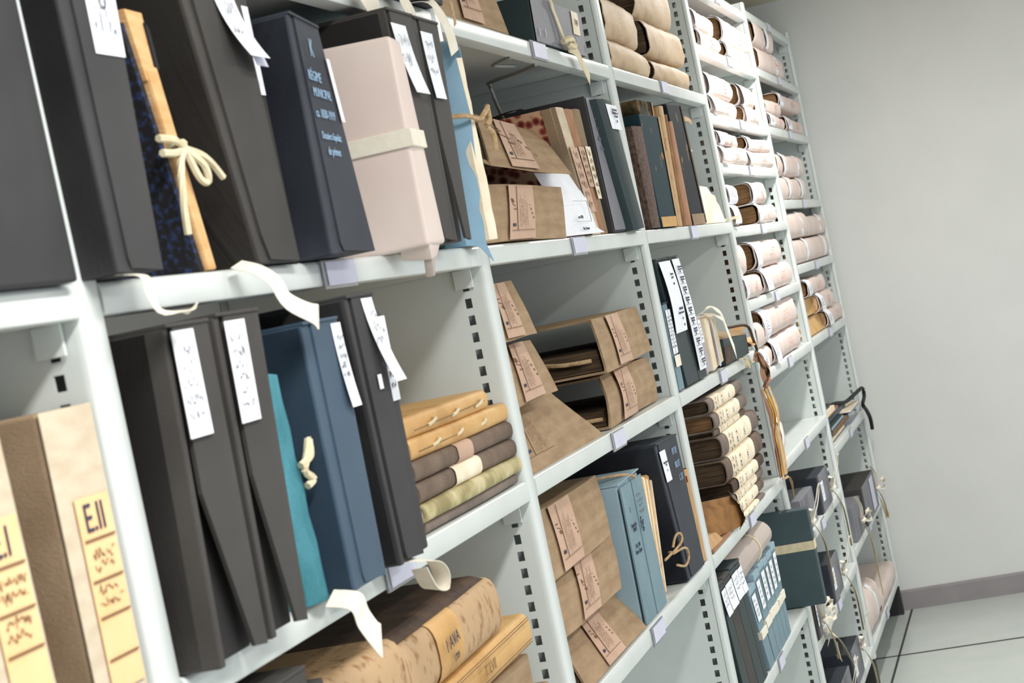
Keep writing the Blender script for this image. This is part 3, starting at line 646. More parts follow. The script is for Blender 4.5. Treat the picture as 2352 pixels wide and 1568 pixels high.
for o_ in [o for o in bpy.data.objects if o.get('label', '').startswith(('topmost of the six', 'second of the six'))]:
    zc = 1.395 if 'topmost' in o_['label'] else 1.368
    for k, f in enumerate((.25, .5, .78)):
        x = 2.30+.42*f; b = bmesh.new()
        tubeb([(x-.014, .0085, zc-.004), (x-.006, .003, zc-.001), (x+.006, .003, zc+.002), (x+.014, .0085, zc+.003)], .0022, b); part('stitch', b, COTTON2, o_)
    b = bmesh.new(); tubeb([(2.33, .0075, zc-.004), (2.5, .0055, zc-.002), (2.66, .0075, zc)], .0007, b); part('ruled_line', b, INKB, o_)

# lower shelf: big ledgers
t = flat_book('big speckled vellum ledger with a tan spine label on the lower shelf', 2.118, 2.515, 1.088, 1.165, .0, .30, VELLS, pages=DARKP, group='speckled vellum ledgers', lab=(.27, .52), labmat=VELL, seed=21, r=.022, dz=.006, board=.004)
Q = [(2.22, -.004, 1.155), (2.33, -.004, 1.155), (2.33, -.004, 1.10), (2.22, -.004, 1.10)]
text('1 AVA', Q, .45, .62, .022, INK, t, rot=.1, off=.002); text('1709', Q, .5, .25, .012, INK, t, rot=.1, off=.002)
part('dark_board', hexa([(2.12, .03, 1.176), (2.495, .028, 1.178), (2.51, .012, 1.168), (2.12, .012, 1.166)], (0, .27, .004), .001), LEATHD, t)
part('loose_sheet', hexa([(2.505, .03, 1.170), (2.535, .034, 1.160), (2.535, .03, 1.110), (2.505, .024, 1.10)], (.0, .2, 0), .004), WRAP, t, smooth=True)
flat_book('speckled vellum ledger left of the labelled one, mostly below the photo', 1.87, 2.108, 1.085, 1.178, .0, .30, VELLS, pages=PAPER, group='speckled vellum ledgers', seed=22, r=.03, board=.004)
t = flat_book('tan vellum ledger with ruled borders, right end curled, under the labelled ledger', 2.22, 2.640, 1.038, 1.086, .004, .29, VELL, pages=TAN, group='speckled vellum ledgers', seed=23, r=.014, dz=.008)
Q = [(2.24, .0, 1.088), (2.64, .0, 1.096), (2.64, .0, 1.05), (2.24, .0, 1.042)]
for v in (.14, .22, .80, .88): patch('ruled_line', Q, .04, .95, v, v+.02, INKB, t, off=.0016)
text('T. LVII', Q, .42, .5, .020, INKB, t, off=.002, shear=.2)
plain_box('kraft_box', 'kraft box at the bottom edge of the photo, under the tan ledger', quad(2.40, 2.66, 2.40, 2.66, .985, 1.034, .02), .26, KRAFT, 'plain kraft boxes')
plain_box('kraft_box', 'kraft box lying on the lower shelf below the vellum ledgers', quad(2.36, 2.70, 2.36, 2.70, .916, .983, .01), .26, KRAFT, 'plain kraft boxes')
t = flap_box('archive_box', 'grey black box at the bottom edge of the photo, only its top shows', quad(1.70, 1.79, 1.70, 1.79, .916, 1.214, -.01), .26, BROWNBK, GAPSHADE, G2, gap=.01)
label_on(quad(1.70, 1.79, 1.70, 1.79, .916, 1.214, -.01), (.35, .8, .7, .96), t, lines=3, seed=33)
Q = quad(1.80, 1.86, 1.80, 1.86, .916, 1.19, .0); plain_box('archive_box', 'grey box right of the one at the bottom edge, only its top corner shows', Q, .26, BROWNBK, G2)

# ------------------------------------------------------------------ third bay, top shelf
t = kraft_box('kraft box on the top shelf, left of the grey spined box', [(2.945, .045, 2.10), (3.30, .045, 2.10), (3.262, .01, 1.966), (2.850, .01, 1.966)], .24, group='kraft wrapped boxes', lab=(.30, .60), seed=2, bulge=.004)
Q = quad(3.407, 3.818, 3.419, 3.841, 1.964, 2.050, .0)
t = plain_box('document_case', 'dark green case with a grey spine, tied with a cotton tape, on the top shelf', Q, .26, DGREEN, None, cat='box', bev=.002)
patch('grey_spine', Q, .004, .997, 0, 1, GREYSP, t, off=.0022, label='mottled grey spine')
label_on(Q, (.76, .90, .44, .98), t, mat=CREAM, off=.0042); text('119', Q, .83, .72, .018, INK, t, off=.006, rot=-.1)
for u, v in ((.06, .13), (.17, .15), (.80, .25), (.85, .8), (.03, .95), (.98, .1)): patch('staple', Q, u, u+.008, v, v+.16, WIRE, t, off=.0045, nu=1, nv=1)
loop_tape(t, [(3.55, .03, 2.056), (3.552, -.006, 2.053), (3.575, -.008, 2.03), (3.600, -.010, 1.99), (3.602, -.014, 1.972)], .018, mat=COTTON2)
b = bmesh.new(); tubeb(smooth_pts([(3.58, -.012, 1.974), (3.602, -.022, 1.978), (3.625, -.020, 1.974), (3.615, -.024, 1.964), (3.59, -.020, 1.967), (3.608, -.016, 1.978)], 5), .0062, b); part('tape_knot', b, COTTON2, t, smooth=True)
loop_tape(t, [(3.605, -.014, 1.970), (3.64, -.014, 1.968), (3.668, -.016, 1.958), (3.69, -.018, 1.935), (3.716, -.02, 1.908)], .03, mat=COTTON2, side=(1, 0, .3), name='tape_end')
t = thing('wire_bookend', 'bent zinc wire book support hanging under the top shelf', 'bookend', (3.5, .15, 1.93))
b = bmesh.new(); tubeb(smooth_pts([(3.46, .02, 1.930), (3.50, .06, 1.930), (3.58, .14, 1.932), (3.612, .15, 1.930), (3.622, .15, 1.915), (3.63, .15, 1.90), (3.66, .15, 1.87), (3.70, .15, 1.84), (3.70, .15, 1.80)], 6), .0035, b, sides=8); part('wire', b, WIRE, t, smooth=True)
b = bmesh.new(); tubeb(smooth_pts([(3.28, .02, 1.9315), (3.29, .05, 1.928), (3.32, .06, 1.928), (3.42, .05, 1.9315)], 6), .0035, b, sides=8); part('wire_end', b, WIRE, t, smooth=True)

# ------------------------------------------------------------------ third bay, upper shelf
kraft_box('kraft box standing flat on the upper shelf under the tilted one, beside the white sheet', [(2.905, .008, 1.706), (3.425, .012, 1.706), (3.336, .0, 1.614), (2.810, .0, 1.615)], .24, num='8/1', lab=(.24, .55), seed=3, bulge=.002)
kraft_box('kraft box tilted back on top of another, upper shelf', [(3.150, .066, 1.835), (3.575, .066, 1.820), (3.392, -.02, 1.720), (2.848, -.022, 1.726)], .2, num='2/1', lab=(.22, .55), seed=4, dvec=(.03, .19, .10), papers=True, fill=.55)
t = thing('white_sheet', 'loose white printed sheet leaning between the kraft box and the brown ledgers', 'sheet', (3.45, .01, 1.614))
part('sheet', sheetb([[(3.36, .04, 1.735), (3.50, .025, 1.732), (3.625, .02, 1.730)], [(3.35, .015, 1.675), (3.48, .005, 1.672), (3.575, .002, 1.665)], [(3.34, .008, 1.63), (3.46, -.002, 1.63), (3.575, -.004, 1.626)], [(3.335, .004, 1.6145), (3.45, -.004, 1.6145), (3.60, -.012, 1.6145)]], .0008), PAPER, t, smooth=True)
Q = [(3.35, .002, 1.70), (3.575, .002, 1.70), (3.575, -.004, 1.616), (3.335, -.001, 1.616)]
for a in ((.30, .80, .70, .705), (.30, .80, .25, .255), (.795, .80, .25, .70)): patch('printed_line', Q, *a, INK, t, off=.006, nu=1, nv=1)
text('naro (1870)', Q, .45, .35, .008, INK, t, off=.007); text('Doss. Doornaes', Q, .55, .10, .008, INK, t, off=.007)
GL = 'brown spined ledgers leaning on the upper shelf'
def standing_book(label, Q, depth, mat, spine, group, cat='book', name='ledger', lab=None, pages=True, bev=.002, side=None):
    t = thing(name, label, cat, ctr(Q), group); D = V((0, depth, 0)); P = lambda u, v, y=0: tuple(bil(Q, u, v)+V((0, y, 0)))
    w = (V(Q[2])-V(Q[3])).length; e = min(.2, .003/w)
    part('near_cover', hexa([P(0, 1, .004), P(e, 1, .004), P(e, 0, .004), P(0, 0, .004)], tuple(D), .0006), mat, t)
    part('far_cover', hexa([P(1-e, 1, .004), P(1, 1, .004), P(1, 0, .004), P(1-e, 0, .004)], tuple(D), .0006), mat, t)
    part('page_block', hexa([P(e, .985, .006), P(1-e, .985, .006), P(1-e, .012, .006), P(e, .012, .006)], tuple(D*.97), .0008), VPAGE, t)
    b = bmesh.new(); rows = [[(P(u, v)[0], P(u, v)[1]+y, P(u, v)[2]) for u, y in ((0, .012), (.02, .004), (.15, .0012), (.5, 0), (.85, .0012), (.98, .004), (1, .012))] for v in (0, .25, .5, .75, 1)]
    part('spine', sheetb(rows, .0016), spine, t, smooth=True)
    if lab:
        pl = patch('spine_label', Q, .06, .94, lab[0], lab[1], lab[2], t, off=.0022); scribble(Q, .15, .85, lab[0]+.02, lab[1]-.02, lab[3], INKB, pl, off=.0036, seed=int(Q[0][0]*77), h=.8, th=.0011)
    return t
t = standing_book('red marbled ledger with a pale linen spine, beside the white sheet', [(3.508, .010, 1.853), (3.575, .010, 1.853), (3.680, .010, 1.614), (3.606, .010, 1.614)], .22, REDM, BEIGEC, GL, lab=(.18, .69, PINKL, 6))
part('cloth_hinge', hexa([(3.5075, .012, 1.8525), (3.5095, .012, 1.8525), (3.6075, .012, 1.615), (3.6045, .012, 1.615)], (0, .028, 0), 0), BROWNC, t)
standing_book('brown ledger with a small pale spine label, between the marbled one and the striped one', [(3.580, .010, 1.853), (3.650, .010, 1.853), (3.712, .010, 1.614), (3.683, .010, 1.614)], .22, BROWNC, ALBUM, GL, lab=(.38, .70, PINKL, 5))
standing_book('narrow ledger with a cream label, touching the black case with a lilac spine', [(3.656, .010, 1.856), (3.716, .010, 1.856), (3.742, .010, 1.614), (3.715, .010, 1.614)], .22, BROWNC, BROWNC, GL, lab=(.28, .70, CREAM, 6))
part('ribbon_mark', ribb([(3.62, .20, 1.862), (3.55, .10, 1.868), (3.515, .075, 1.855), (3.518, .072, 1.835)], .012, side=(0, 1, 0)), BLACKST, t)
Q = [(3.722, .0, 1.881), (3.826, .0, 1.881), (3.856, .0, 1.614), (3.745, .0, 1.614)]
t = plain_box('document_case', 'black case with a lilac grey spine, upper shelf', Q, .27, BLACK, None, bev=.002); patch('grey_spine', Q, .05, 1.0, .015, .99, GREYSP, t, off=.0012, label='lilac grey spine')
scribble(Q, .3, .8, .58, .95, 5, M('faded_blue_ink', (120, 122, 146), rough=.8), t, seed=41, off=.004, th=.0016)
Q = [(3.755, -.02, 1.874), (3.912, -.02, 1.873), (3.985, -.02, 1.616), (3.862, -.02, 1.614)]
t = thing('ring_binder', 'dark green binder with a white typed label, beside the upright', 'binder', ctr(Q))
b = bmesh.new(); rows = [[tuple(bil(Q, u, v)+V((0, y, 0))) for u, y in ((0, .25), (0, .02), (.04, .006), (.2, .0), (.5, .0), (.8, .002), (.97, .012), (1, .03), (1, .25))] for v in (0, .33, .66, 1)]
part('cover', sheetb(rows, .003), DGREEN, t, smooth=True)
part('papers', hexa([tuple(bil(Q, u, v)+V((0, .012, 0))) for u, v in ((.05, .96), (.93, .96), (.93, .03), (.05, .03))], (0, .22, 0), .001), CREAM, t)
pl = label_on(Q, (.28, .93, .775, .965), t, off=.0025, name='typed_label')
for k, (s, v) in enumerate((('Secrétariat', .925), ('Bâtiments et', .90), ('Terrains', .875), ('38', .835))): text(s, Q, .64, v, .0085, INK, pl, off=.006, sx=1.3)

# ------------------------------------------------------------------ third bay, middle shelf: kraft stacks
kraft_box('kraft box on top of the left stack of three, middle shelf, touching the upright', [(2.960, .058, 1.556), (3.130, .058, 1.556), (3.080, .02, 1.464), (2.855, .02, 1.466)], .24, num='1/9', lab=(.14, .62), seed=5, bulge=.002)
kraft_box('kraft box in the middle of the left stack of three, middle shelf', [(2.975, .058, 1.456), (3.170, .058, 1.456), (3.130, .018, 1.367), (2.850, .018, 1.364)], .24, num='8/1', lab=(.2, .66), seed=6, bulge=.002)
kraft_box('kraft box at the bottom of the left stack, lid sloping onto the middle shelf', [(2.975, .072, 1.356), (3.268, .070, 1.354), (3.355, .018, 1.267), (2.850, .018, 1.266)], .24, num=None, lab=(.02, .42), seed=7)
kraft_box('upper of the two open kraft boxes full of brown papers, middle shelf', [(3.520, .030, 1.462), (4.00, .040, 1.460), (3.985, .022, 1.366), (3.437, .0, 1.364)], .30, num='1/1', lab=(.24, .50), seed=8, bulge=.004, fill=.45)
kraft_box('lower of the two open kraft boxes, its torn label facing out, middle shelf', [(3.515, .034, 1.357), (3.972, .034, 1.357), (3.965, .026, 1.266), (3.428, .012, 1.266)], .30, num='2/1', lab=(.20, .47), seed=9, bulge=.010, fill=.35)
for lab_, x_, z_, sd in (('upper of the two open', 3.45, 1.385, 4), ('lower of the two open', 3.445, 1.278, 7)):
    o_ = [o for o in bpy.data.objects if o.get('label', '').startswith(lab_)][0]; rr = random.Random(sd)
    for k in range(4):
        x = x_+rr.uniform(0, .06); y = .05+.06*k; b = sheetb([[(x-.02, y, z_+rr.uniform(0, .012)), (x-.012, y+.05, z_+rr.uniform(0, .02))], [(x+.05, y-.01, z_+rr.uniform(0, .01)), (x+.05, y+.05, z_+.004)]], .001); part('ragged_sheet', b, OLDP, o_)
    b = bmesh.new(); tubeb(smooth_pts([(x_+.05, .22, z_+.004), (x_+.02, .14, z_+.012), (x_+.0, .08, z_+.006), (x_+.012, .03, z_+.004)], 5), .004, b); part('cloth_tie', b, STRING, o_, smooth=True)
o_ = [o for o in bpy.data.objects if o.get('label', '').startswith('upper of the two open')][0]
b = bmesh.new(); tubeb(smooth_pts([(3.62, .20, 1.468), (3.60, .21, 1.49), (3.57, .24, 1.496), (3.545, .25, 1.492), (3.56, .22, 1.484), (3.61, .19, 1.470)], 5), .0035, b); part('string_loop', b, LEATHD, o_, smooth=True)

# ------------------------------------------------------------------ third bay, lower shelf
kraft_box('kraft box on top of the sloping stack of three, lower shelf', [(2.920, .050, 1.192), (3.397, .050, 1.192), (3.290, .018, 1.098), (2.84, .018, 1.094)], .24, num='1/9', lab=(.20, .50), seed=10, bulge=.003)
kraft_box('kraft box in the middle of the sloping stack, lower shelf', [(2.93, .040, 1.090), (3.378, .040, 1.090), (3.262, .012, 1.006), (2.84, .014, 1.012)], .24, num='1 4/9', lab=(.30, .58), seed=11, bulge=.004)
kraft_box('kraft box at the bottom of the sloping stack, its face sloping onto the shelf lip', [(2.98, .064, .992), (3.400, .062, .986), (3.372, .008, .916), (2.90, .008, .917)], .24, num='1/9', lab=(.32, .60), seed=12)
Q = [(3.391, .013, 1.165), (3.581, .013, 1.165), (3.585, .013, .916), (3.380, .013, .916)]
t = thing('file_box', 'light blue folding file box with printed lines and finger holes', 'box', ctr(Q), 'blue file boxes')
part('body', hexa([tuple(V(p)+V((0, .003, 0))) for p in Q], (0, .24, 0), .0015), LBLUE, t)
for u0, u1 in ((.005, .475), (.525, .995)):
    pn = patch('front_panel', Q, u0, u1, .0, .985, LBLUE2, t, off=.001, th=.003)
    pu = lambda a: u0+(u1-u0)*a
    for a in ((.08, .92, .885, .897), (.08, .92, .055, .065), (.07, .085, .06, .89), (.915, .93, .06, .89)): patch('printed_line', Q, pu(a[0]), pu(a[1]), a[2], a[3], PAPER, pn, off=.0022, nu=1, nv=2)
    b = bmesh.new(); c = bil(Q, pu(.5), .24); vs = []
    n_ = nrm(Q)
    for k in range(18):
        a = k*2*math.pi/18; vs.append(b.verts.new(c+V((math.cos(a)*.0125, 0, math.sin(a)*.021))+n_*.0016))
    b.faces.new(vs); bmesh.ops.solidify(b, geom=b.faces[:], thickness=.0012); part('finger_hole', b, KRAFTD, pn, label='dark oval finger hole')
text('Fg', Q, .60, .66, .030, INK, t, off=.005, shear=.3); text('I', Q, .22, .80, .014, INK, t, off=.005)
for s, v in (('Dossiers liq.', .69), ('1930-38', .655), ('1931, 1938', .54), ('Pièces à l\'appui', .50)): text(s, Q, .25, v, .0105, INK, t, off=.005, sx=.85, shear=.2)
for v in (.86, .82, .78, .74): scribble(Q, .58, .90, v-.02, v+.02, 1, INKB, t, off=.005, seed=int(v*100), h=.6)
part('lid_flap', hexa([(3.391, .012, 1.168), (3.585, .012, 1.172), (3.585, .012, 1.1695), (3.391, .012, 1.1655)], (0, .24, .002), .0008), LBLUE, t)
b = bmesh.new(); tubeb(smooth_pts([(3.392, .16, 1.171), (3.42, .10, 1.176), (3.46, .05, 1.178), (3.50, .02, 1.172), (3.51, .004, 1.164)], 5), .003, b); part('string', b, STRING, t, smooth=True)
Q = [(3.655, .024, 1.150), (3.745, .026, 1.142), (3.700, .03, .917), (3.640, .03, .917)]
t = thing('paper_bundle', 'bundle of yellowed papers tied with hemp string, right of the light blue box', 'bundle', ctr(Q))
rr = random.Random(5)
for k in range(6):
    u0, u1 = k/6, (k+1)/6-.02; dz = rr.uniform(-.03, .0)
    part('leaf_gathering', hexa([tuple(bil(Q, u0, 1+dz)+V((0, rr.uniform(-.006, .006), 0))), tuple(bil(Q, u1, 1+dz)+V((0, 0, -.004))), tuple(bil(Q, u1, 0)), tuple(bil(Q, u0, 0))], (0, .2, 0), .002), CREAM if k % 2 else TAN, t)
b = bmesh.new()
for P in ([(3.645, .01, .985), (3.69, .004, .99), (3.74, .02, .985)], [(3.69, .002, .99), (3.715, -.014, 1.005), (3.72, -.014, 1.02), (3.70, -.008, 1.02), (3.692, .0, 1.0)], [(3.69, .002, .988), (3.73, -.016, .99), (3.745, -.016, .97), (3.715, -.012, .958), (3.695, .0, .965)]): tubeb(smooth_pts(P, 5), .0025, b)
part('string_bow', b, STRING, t, smooth=True)
Q = [(3.712, .0, 1.196), (3.936, .0, 1.190), (3.962, .0, .917), (3.780, .0, .917)]
t = flap_box('archive_box', 'black box with pale handwriting and a small typed white label, lower shelf', Q, .28, BLACKB, BLACKB, 'black archive boxes', gap=.001, cut=.004, ridge=.06)
pl = label_on(Q, (.08, .34, .72, .945), t, off=.002, shear=.02, name='typed_label')
for s, v in (('Hospice Notre-D.', .86), ('1798', .84), ('38', .80)): text(s, Q, .21, v, .0062, INK, pl, off=.0045)
for s, u, v in (('POT RE', .72, .90), ('VALUTE', .73, .80), ('L. 212', .78, .70)): text(s, Q, u, v, .019, CHALK, t, off=.003, shear=.2, sx=.8)
Q = [(3.990, .004, 1.112), (4.020, .004, 1.112), (4.028, .004, .917), (4.004, .004, .917)]
t = standing_book('thin book in yellow and black speckled paper, against the upright, lower shelf', Q, .2, YELM, VPAGE, None, name='thin_book')
patch('red_corner', [(3.9895, .004, 1.112), (3.9895, .09, 1.112), (4.003, .09, .917), (4.003, .004, .917)], 0, .5, .86, .93, REDP, t, off=.001)

# ------------------------------------------------------------------ fourth bay, top shelf: parchment bundles
GP = 'pale parchment bundles'
bundle('lower left parchment bundle on the top shelf, rounded and pale', 4.11, 4.535, 1.964, 2.03, .0, .30, PARCH, DARKP, GP, r=.035, tab=0, red=False, name='parchment_bundle', dz=-.006)
bundle('upper left parchment bundle, square ended, resting on the rounded one', 4.12, 4.455, 2.032, 2.125, .0, .30, PARCH, DARKP, GP, r=.022, tab=0, red=False, name='parchment_bundle', dz=-.008)
bundle('parchment bundle with ragged dark page ends, middle of the top shelf', 4.585, 5.075, 2.024, 2.108, .0, .30, PARCH, DARKP, GP, r=.02, tab=0, red=False, name='parchment_bundle', tilt=-.35, page_in=-.004)
bundle('lower right parchment bundle with a dark hollow end, on the shelf lip', 4.60, 5.07, 1.964, 2.014, .0, .30, PARCH, DARKP, GP, r=.024, tab=0, red=False, name='parchment_bundle', page_in=.012)
bundle('parchment bundle at the top edge of the photo, right of the square ended one', 4.53, 4.99, 2.11, 2.22, .0, .30, PARCH, DARKP, GP, r=.03, tab=0, red=False, name='parchment_bundle')

# fourth bay, upper shelf: peeling registers
GR = 'peeling old registers'
standing_book('small brown register at the left of the peeling registers', [(4.165, .0, 1.838), (4.300, .0, 1.840), (4.262, .0, 1.615), (4.170, .0, 1.615)], .18, BROWNM, BROWNM, GR, name='register')
def cover_book(label, Q, depth, face, edge, group, corner=PARCH, t_=None):
    t = thing('register', label, 'book', ctr(Q), group)
    part('cover', hexa(Q, (.0, depth, 0), .003), face, t)
    patch('fore_edge', Q, .9, .985, .01, .99, edge, t, off=.002)
    patch('worn_foot', Q, .02, .9, .0, .09, corner, t, off=.0012, th=.0005); return t
cover_book('register in peeling teal paper with tan worn corners', [(4.262, .0, 1.868), (4.510, .0, 1.872), (4.478, .0, 1.615), (4.268, .0, 1.615)], .18, PEELT, VPAGE, GR, VELL)
standing_book('thin dark register right of the peeling teal one', [(4.525, .012, 1.855), (4.552, .012, 1.857), (4.512, .012, 1.615), (4.485, .012, 1.615)], .18, LEATHD, LEATHD, GR, name='register')
cover_book('tall register with an olive peeling cover, behind the teal one', [(4.44, .03, 1.915), (4.625, .03, 1.918), (4.560, .03, 1.615), (4.46, .03, 1.615)], .18, PEELG, VPAGE, GR, PARCH)
standing_book('tan register with a torn spine, middle of the peeling registers', [(4.63, .012, 1.905), (4.672, .012, 1.905), (4.610, .012, 1.615), (4.565, .012, 1.615)], .18, VELL, VELLS, GR, name='register')
standing_book('red brown register with loose spine threads', [(4.676, .012, 1.885), (4.706, .012, 1.887), (4.652, .012, 1.615), (4.614, .012, 1.615)], .18, REDP, RUST, GR, name='register')
standing_book('plain brown register left of the peeling black one', [(4.715, .010, 1.870), (4.752, .010, 1.871), (4.742, .010, 1.615), (4.66, .010, 1.615)], .18, ALBUM, ALBUM, GR, name='register')
cover_book('register in peeling black paper, last of the old registers', [(4.735, .014, 1.915), (4.930, .012, 1.920), (4.960, .012, 1.615), (4.765, .014, 1.615)], .18, PEELB, DARKP, GR, BROWNC)
t = thing('document_folder', 'pale pinkish folder leaning open against the perforated upright', 'folder', (5.08, .03, 1.614))
part('near_leaf', sheetb([[(4.99, .03, 1.712), (5.10, .03, 1.716), (5.196, .03, 1.714)], [(4.95, .02, 1.66), (5.10, .014, 1.665), (5.245, .014, 1.66)], [(4.92, .012, 1.615), (5.10, .010, 1.615), (5.285, .012, 1.615)]], .0015), CREAM, t, smooth=True)
part('upright_leaf', sheetb([[(5.00, .045, 1.84), (5.02, .045, 1.83)], [(5.01, .04, 1.78), (5.075, .04, 1.762)], [(5.01, .034, 1.715), (5.13, .034, 1.700)]], .0015), CREAM, t, smooth=True)
part('torn_leaf', sheetb([[(4.985, .03, 1.848), (5.0, .03, 1.838)], [(4.985, .026, 1.812), (5.06, .026, 1.806)]], .0012), CREAM, t, smooth=True)
part('cotton_tape', ribb([(5.20, .03, 1.69), (5.235, .02, 1.684), (5.25, .02, 1.668), (5.24, .026, 1.656)], .012, side=(0, 0, 1)), COTTON2, t); part('cord', ribb([(5.28, .012, 1.62), (5.34, -.012, 1.622), (5.40, -.014, 1.615)], .008, side=(0, 0, 1)), COTTON2, t)
part('leather_strip', ribb([(4.93, .02, 1.885), (4.98, .012, 1.886), (5.03, .010, 1.880), (5.05, .012, 1.873)], .012, side=(0, 0, 1)), STRING, t)

# fourth bay, middle shelf: files
GF = 'labelled files on the middle shelf'
def file_case(label, Q, depth, mat, group, lab=None, rows=0, lid=True, name='document_case'):
    t = thing(name, label, 'box', ctr(Q), group); part('body', hexa(Q, (0, depth, 0), .0015), mat, t)
    if lid: part('lid_edge', hexa([tuple(V(Q[0])+V((-.002, -.002, .004))), tuple(V(Q[1])+V((.002, -.002, .004))), tuple(V(Q[1])+V((.002, -.002, 0))), tuple(V(Q[0])+V((-.002, -.002, 0)))], (0, depth, 0), .001), DGREEN, t)
    return t
Q = [(4.090, .0, 1.452), (4.150, .0, 1.452), (4.146, .0, 1.267), (4.086, .0, 1.267)]
t = file_case('slim light blue case with two handwritten strips and a white strap, beside the upright', Q, .24, LBLUE2, GF)
for u in (.05, .55): label_on(Q, (u, u+.4, .42, .93), t, lines=9, seed=51+int(u*10))
patch('white_strap', Q, -.02, 1.02, .27, .40, COTTON, t, off=.003)
Q = [(4.155, .0, 1.545), (4.250, .0, 1.545), (4.342, .0, 1.267), (4.252, .0, 1.267)]
Q = [(4.105, .0, 1.545), (4.250, .0, 1.545), (4.340, .0, 1.267), (4.185, .0, 1.267)]
t = file_case('dark green case with a long blank white slip hanging over its spine', Q, .24, DGREEN, GF)
pl = patch('paper_slip', Q, .04, .96, .42, .985, PAPER, t, off=.004, curl=lambda a, c: .006*math.sin(c*3))
for s, u, v in (('Commune', .62, .88), ('Loi 1797', .62, .85), ('1798', .62, .80), ('GENERATION', .66, .60), ('Comptes des pauvres', .60, .57), ('1797', .62, .52), ('1801', .62, .47)): text(s, Q, u, v, .0078, INK, pl, off=.011)
Q = [(4.262, .0, 1.546), (4.365, .0, 1.546), (4.452, .0, 1.267), (4.346, .0, 1.267)]
t = file_case('dark green case under one full length slip of typed cells', Q, .24, DGREEN, GF)
pl = patch('paper_slip', Q, .10, .96, .07, .985, PAPER, t, off=.004, curl=lambda a, c: .005*math.sin(c*3))
for k in range(10):
    v = .92-.085*k; patch('printed_line', Q, .16, .84, v-.056, v-.0535, INK, pl, off=.0105, nu=1, nv=1)
    text('Lois de pension', Q, .50, v, .0078, INK, pl, off=.0105); text('table de rente', Q, .50, v-.020, .0078, INK, pl, off=.0105); text('19%d' % (14+k), Q, .45, v-.042, .0075, INK, pl, off=.0105)
Q = [(4.475, .004, 1.398), (4.520, .004, 1.398), (4.548, .004, 1.275), (4.482, .004, 1.267)]
t = file_case('grey file with a narrow typed strip, left of the cream wallet', Q, .22, M('lilac_grey_card', (168, 162, 166), (178, 172, 176), rough=.7), GF, lid=False)
label_on(Q, (.1, .75, .55, .97), t, lines=5, seed=61)
Q = [(4.575, .0, 1.396), (4.695, .0, 1.396), (4.700, .0, 1.276), (4.572, .0, 1.267)]
t = thing('document_folder', 'cream cloth wallet with a broad folded ribbon loop on top', 'folder', ctr(Q), 'ribbon tied wallets')
part('wallet', hexa(Q, (0, .22, 0), .006, segs=3), CREAM, t, smooth=True); patch('lilac_strip', Q, .35, .52, .02, .95, LILAC, t, off=.006); patch('yellow_strip', Q, .56, .86, .06, .92, COTTON2, t, off=.006)
part('ribbon_loop', ribb([(4.53, .02, 1.397), (4.56, -.004, 1.41), (4.62, -.012, 1.412), (4.67, -.02, 1.400), (4.692, -.024, 1.384), (4.675, -.026, 1.374), (4.655, -.024, 1.382), (4.62, -.012, 1.396), (4.57, .0, 1.402)], .020, sides=[(0, 1, .3), (.2, 1, 0), (.5, .8, -.2), (0, 1, .5)]), COTTON, t, smooth=True)
t = thing('document_case', 'dark green case with a plain brown kraft lid, crumpled papers spilling from its end', 'box', (4.9, .12, 1.267))
part('case', hexa([(4.735, -.006, 1.330), (5.085, -.012, 1.316), (5.072, -.012, 1.267), (4.735, .0, 1.267)], (0, .24, .0), .002), DGREEN, t)
part('lid', hexa([(4.735, -.006, 1.336), (5.090, -.012, 1.320), (5.090, -.012, 1.316), (4.735, -.006, 1.332)], [(0, .26, .055), (.03, .26, .06), (.03, .26, .06), (0, .26, .055)], .001), KRAFT, t)
patch('brown_tab', [(4.735, -.006, 1.330), (5.085, -.012, 1.316), (5.072, -.012, 1.267), (4.735, .0, 1.267)], .0, .28, .0, .7, LEATHD, t, off=.001)
rr = random.Random(12)
for k in range(13):
    a = V((5.075+rr.uniform(0, .02), rr.uniform(-.02, .10), 1.275+rr.uniform(0, .05))); d = V((rr.uniform(.03, .08), rr.uniform(-.035, .01), rr.uniform(-.02, .025))); w = V((rr.uniform(-.01, .01), rr.uniform(.005, .03), rr.uniform(.008, .022)))
    part('crumpled_paper', sheetb([[tuple(a-w*.5), tuple(a+w*.5)], [tuple(a+d*.5-w*.7+V((0, 0, rr.uniform(-.006, .006)))), tuple(a+d*.5+w*.6)], [tuple(a+d-w*.3), tuple(a+d+w*.3)]], .0014), TAN if k % 3 else ALBUM, t)
b = bmesh.new(); tubeb(smooth_pts([(5.00, .02, 1.345), (5.06, -.012, 1.342), (5.09, -.022, 1.33), (5.105, -.024, 1.30), (5.12, -.026, 1.27), (5.10, -.02, 1.255)], 5), .0038, b); part('leather_cord', b, LEATHD, t, smooth=True)
part('cotton_bow', ribb([(4.93, .0, 1.266), (4.96, -.016, 1.262), (4.95, -.018, 1.245), (4.97, -.018, 1.236), (4.985, -.016, 1.25), (4.99, -.012, 1.262), (5.02, -.016, 1.250), (5.03, -.016, 1.238)], .010, side=(0, 1, .2)), COTTON2, t)
t = thing('hanging_paper_strips', 'torn brown, yellow and red paper strips hanging down beside the tall stack', 'papers', (5.15, -.02, .92))
rr = random.Random(8); P0 = [(5.10, -.024, 1.262), (5.14, -.03, 1.235), (5.15, -.032, 1.20), (5.13, -.03, 1.17)]
for k in range(5):
    part('brown_strip', ribb([tuple(V(p)+V((rr.uniform(-.02, .03), rr.uniform(-.004, .006), rr.uniform(-.008, .008)))) for p in P0], [.022, .014, .02, .008], side=(1, rr.uniform(-.6, .6), .2)), LEATHD if k % 2 else ALBUM, t)
